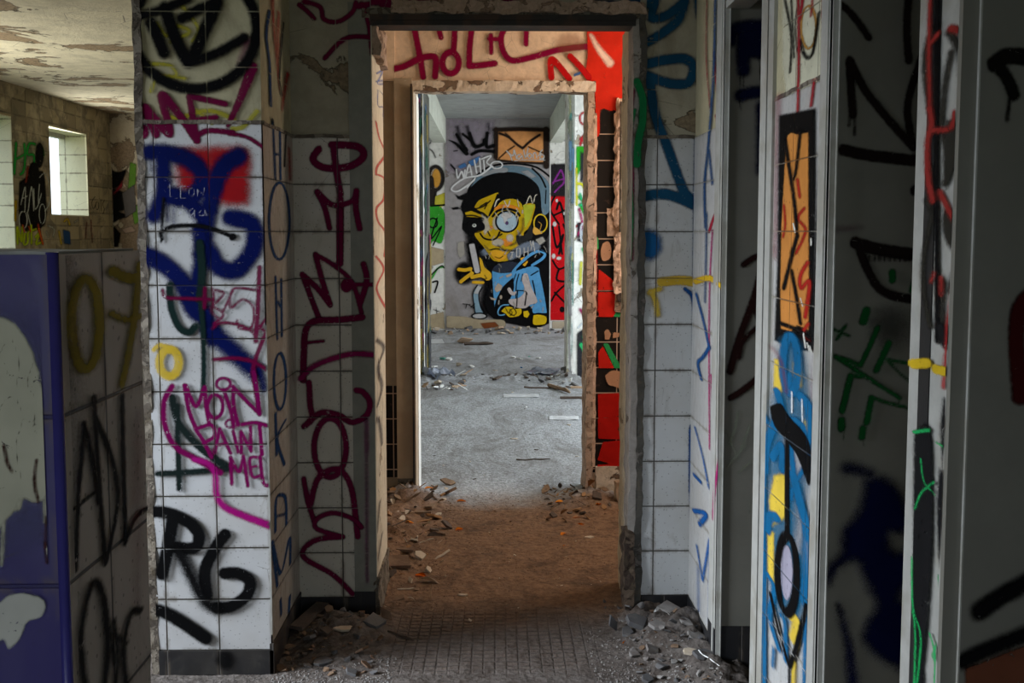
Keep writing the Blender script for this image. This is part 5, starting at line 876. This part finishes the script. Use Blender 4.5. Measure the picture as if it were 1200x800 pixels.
# --- third room floor
def sheet(px, py, w_, l_, rz, m, label, cat, name='paper_sheet', wav=.006, lift=.004):
    x, y = ground(px, py); b = bmesh.new(); N = 8; _placed.append((x, y, max(w_, l_)*.62))
    g = [[b.verts.new(((i/N-.5)*w_, (j/N-.5)*l_, wav*mnoise.noise(Vector((i*.5, j*.5, px))))) for i in range(N+1)] for j in range(N+1)]
    for j in range(N):
        for i in range(N): b.faces.new((g[j][i], g[j][i+1], g[j+1][i+1], g[j+1][i]))
    bmesh.ops.solidify(b, geom=b.faces[:], thickness=.0015)
    me = bpy.data.meshes.new(name); b.to_mesh(me); b.free(); me.materials.append(m); o = bpy.data.objects.new(name, me); C.objects.link(o)
    o.location = (x, y, floor_h(x, y)+lift); o.rotation_euler = (0, 0, rz); return tag(o, label, cat)
sheet(611, 464, .29, .16, 0, M_PAPER, 'long white sheet of paper lying across the middle of the pale floor', 'paper')
sheet(661, 490, .21, .15, -.05, M_PAPER, 'smaller white sheet of paper lying right of centre on the pale floor', 'paper')
sheet(636, 438, .27, .42, -.3, M_PLASTIC, 'grey sheet lying on the far threshold at right', 'sheet', 'plastic_sheet', .03, .03)
sheet(505, 400, .30, .5, .1, M_PAPER, 'white board on the floor of the farthest room at left', 'board', 'board', .01)
sheet(512, 447, .26, .30, .3, M_PLASTIC, 'crumpled clear plastic bag on the far threshold at left', 'bag', 'plastic_bag', .09, .05)
at(538, 429, 'stone', LUMPS[0], M_PALEPL, .05, 'pale round lump just beyond the far threshold', 'stone')
at(603, 514, 'plaster_chip', PLATES[2], M_PALEPL, .030, 'pale flat chip in the middle of the near pale floor', 'chip', rot=(0, 0, 0))
at(543, 402, 'brick_fragment', LUMPS[2], M_BRICKF, .14, 'tan brick lump on the floor of the farthest room', 'brick', rot=(0, 0, .1))
at(561, 404, 'wood_offcut', STICKS[3], M_WOODD, .17, 'dark wood offcut beside the tan brick lump', 'wood', rot=(0, 0, .1))
at(538, 453, 'wood_offcut', STICKS[3], M_BRICKF, .07, 'short tan wood stub below the far threshold at left', 'wood', rot=(0, 0, .5))
at(547, 440, 'wood_offcut', STICKS[0], M_WOOD, .12, 'light wood stick slanting on the far threshold at left', 'wood', rot=(0, -.15, 1.1))
at(656, 458, 'wooden_stick', STICKS[1], M_WOOD, .19, 'broken wooden stick pointing at the camera near the right door edge', 'stick', rot=(0, 0, -1.15))
at(632, 455, 'wooden_stick', STICKS[0], M_WOODD, .13, 'thin dark stick left of the broken wooden stick', 'stick', rot=(0, 0, -.15))
board_at('metal_bar', 677, 467, .14, .016, .008, M_WOODD, .02, 'dark bar cut off by the right edge of the second doorway', 'bar', seed=9)
board_at('wooden_batten', 681, 455, .09, .014, .008, M_BRICKF, 0, 'tan batten behind the dark bar at the right door edge', 'batten', seed=10)
at(625, 539, 'wooden_stick', STICKS[2], M_WOODD, .10, 'thin dark stick on the pale floor near the second doorway', 'stick', rot=(0, 0, .12))
at(627, 508, 'wooden_stick', STICKS[2], M_WOODD, .045, 'short dark stick right of the pale chip', 'stick', rot=(0, 0, .5))
at(611, 431, 'scrap', LUMPS[4], M_BLUEP, .03, 'bright blue scrap on the far threshold', 'scrap', rot=(0, 0, .3))
for px_, py_, m, s_, lb in ((520, 421, M_TEALP, .05, 'green glass scrap beyond the threshold at left'), (526, 422, M_WHITE, .05, 'white scrap beside the green glass scrap'), (602, 419, M_WHITE, .035, 'white scrap in the middle of the far floor, left of two'), (609, 421, M_WHITE, .04, 'white scrap in the middle of the far floor, right of two'), (620, 418, M_TEALP, .03, 'tiny green scrap on the far floor'), (631, 420, M_WHITE, .035, 'pale scrap right of the tiny green one'), (553, 430, M_WHITE, .05, 'pale torn scrap on the far threshold'), (508, 430, M_WHITE, .05, 'curled white scrap by the left door edge'), (580, 434, M_PALEPL, .03, 'pale scrap in the middle of the far threshold')):
    at(px_, py_, 'scrap', R_.choice(PLATES), m, s_, lb, 'scrap')
# --- heaps
heap('rubble_piece', PLATES+PLATES+LUMPS, [M_GREYSTONE, M_SLATE, M_GREYSTONE, M_SLATE, M_BROWNST], 120, (.42, .655, 2.6, 3.41), (.008, .044), 'below the right tiled wall', 'rubble', 'rubble below the right tiled wall', .5)
heap('rubble_piece', LUMPS+PLATES*2, [M_BROWNST, M_SLATE, M_BROWND, M_SLATE], 80, (-.65, -.36, 2.98, 3.41), (.008, .032), 'in the corner left of the doorway', 'rubble', 'rubble left of the doorway', .5)
heap('rubble_piece', LUMPS, [M_BROWNST, M_SLATE], 26, (.38, .50, 3.2, 3.6), (.006, .016), 'by the right doorway post', 'rubble', 'rubble at the right doorway post', .5)
heap('litter_piece', STICKS*2+PLATES+LEAVES, [M_BROWNST, M_WOOD, M_LEAFB, M_PALEPL, M_WOODD, M_PALEPL], 140, (-.55, -.2, 3.5, 5.3), (.012, .052), 'in the litter left on the earth', 'litter', 'litter along the left of the earth floor', .6, center=(-.40, 4.5, .085, .6))
heap('litter_piece', STICKS+PLATES+LEAVES, [M_BROWNST, M_WOOD, M_LEAFB, M_WOODD], 70, (.22, .62, 4.5, 5.25), (.012, .044), 'in litter below the red tiles', 'litter', 'litter at the foot of the red tiles', .6, center=(.46, 4.98, .10, .14))
heap('earth_crumb', LUMPS, [M_BROWNST, M_BROWNST, M_PALEPL], 90, (-.35, .45, 3.45, 5.0), (.004, .011), 'on the brown earth floor', 'crumb', 'crumbs on the brown floor', .6)
heap('debris_piece', STICKS+PLATES, [M_WOODD, M_WOOD, M_SLATE, M_PALEPL, M_WHITE], 34, (-.62, -.25, 8.5, 9.35), (.02, .085), 'at the far threshold, left end', 'debris', 'debris at the left of the far threshold', .6)
heap('debris_piece', STICKS+PLATES+LUMPS, [M_WOODD, M_SLATE, M_GREYSTONE, M_WHITE], 34, (.38, .70, 8.6, 9.35), (.02, .08), 'at the far threshold, right end', 'debris', 'debris at the right of the far threshold', .6)
heap('debris_piece', STICKS+PLATES, [M_WOODD, M_SLATE], 24, (-.3, .42, 8.95, 9.4), (.015, .06), 'across the far threshold', 'debris', 'dirt across the far threshold', .4)
heap('debris_piece', PLATES+LUMPS, [M_SLATE, M_PALEPL, M_WOODD, M_BRICKF, M_GREYSTONE], 40, (-.85, 1.0, 13.2, 13.72), (.03, .10), 'at the foot of the mural wall', 'debris', 'debris at the foot of the mural wall', .5)
heap('floor_chip', PLATES+STICKS[:1], [M_SLATE, M_WOODD, M_PALEPL, M_WHITE], 45, (-.38, .62, 5.4, 8.6), (.006, .018), 'on the pale concrete floor', 'chip', 'chips on the pale concrete floor', .2)
# --- grit that nobody could count
def grit(name, boxes, n, size, m, label):
    b = MB(); k = b.mat(m); r = random.Random(5)
    for i in range(n):
        x0, x1, y0, y1 = r.choice(boxes); x = r.uniform(x0, x1); y = r.uniform(y0, y1)
        if any((px_-x)**2+(py_-y)**2 < (pr*1.35+.004)**2 for px_, py_, pr in _placed): continue
        s_ = size*r.uniform(.4, 1.3); z = floor_h(x, y)+s_*.2
        q = len(b.v); a = r.uniform(0, 6)
        for da, dz in ((0, -.5), (2.1, -.5), (4.2, -.5)): b.v.append((x+math.cos(a+da)*s_, y+math.sin(a+da)*s_, z+dz*s_))
        b.v.append((x+r.uniform(-.3, .3)*s_, y, z+s_*r.uniform(.4, .9)))
        for f in ((0, 1, 2), (0, 1, 3), (1, 2, 3), (2, 0, 3)): b.f.append(tuple(q+j for j in f)); b.mi.append(k)
    tag(b.build(name), label, 'grit', kind='stuff')
grit('gravel', [(-.66, -.3, 2.75, 3.1), (.3, .66, 2.7, 3.3), (-.66, -.3, 2.7, 3.0), (.3, .66, 2.7, 3.0), (.4, .66, 2.6, 3.2)], 4200, .0042, M_GREYSTONE, 'pale grit and gravel scattered over the near floor')
grit('earth_crumbs', [(-.42, .48, 3.4, 5.1), (-.42, -.2, 3.5, 5.1)], 3500, .0035, M_BROWNST, 'loose brown earth crumbs over the floor inside the doorway')
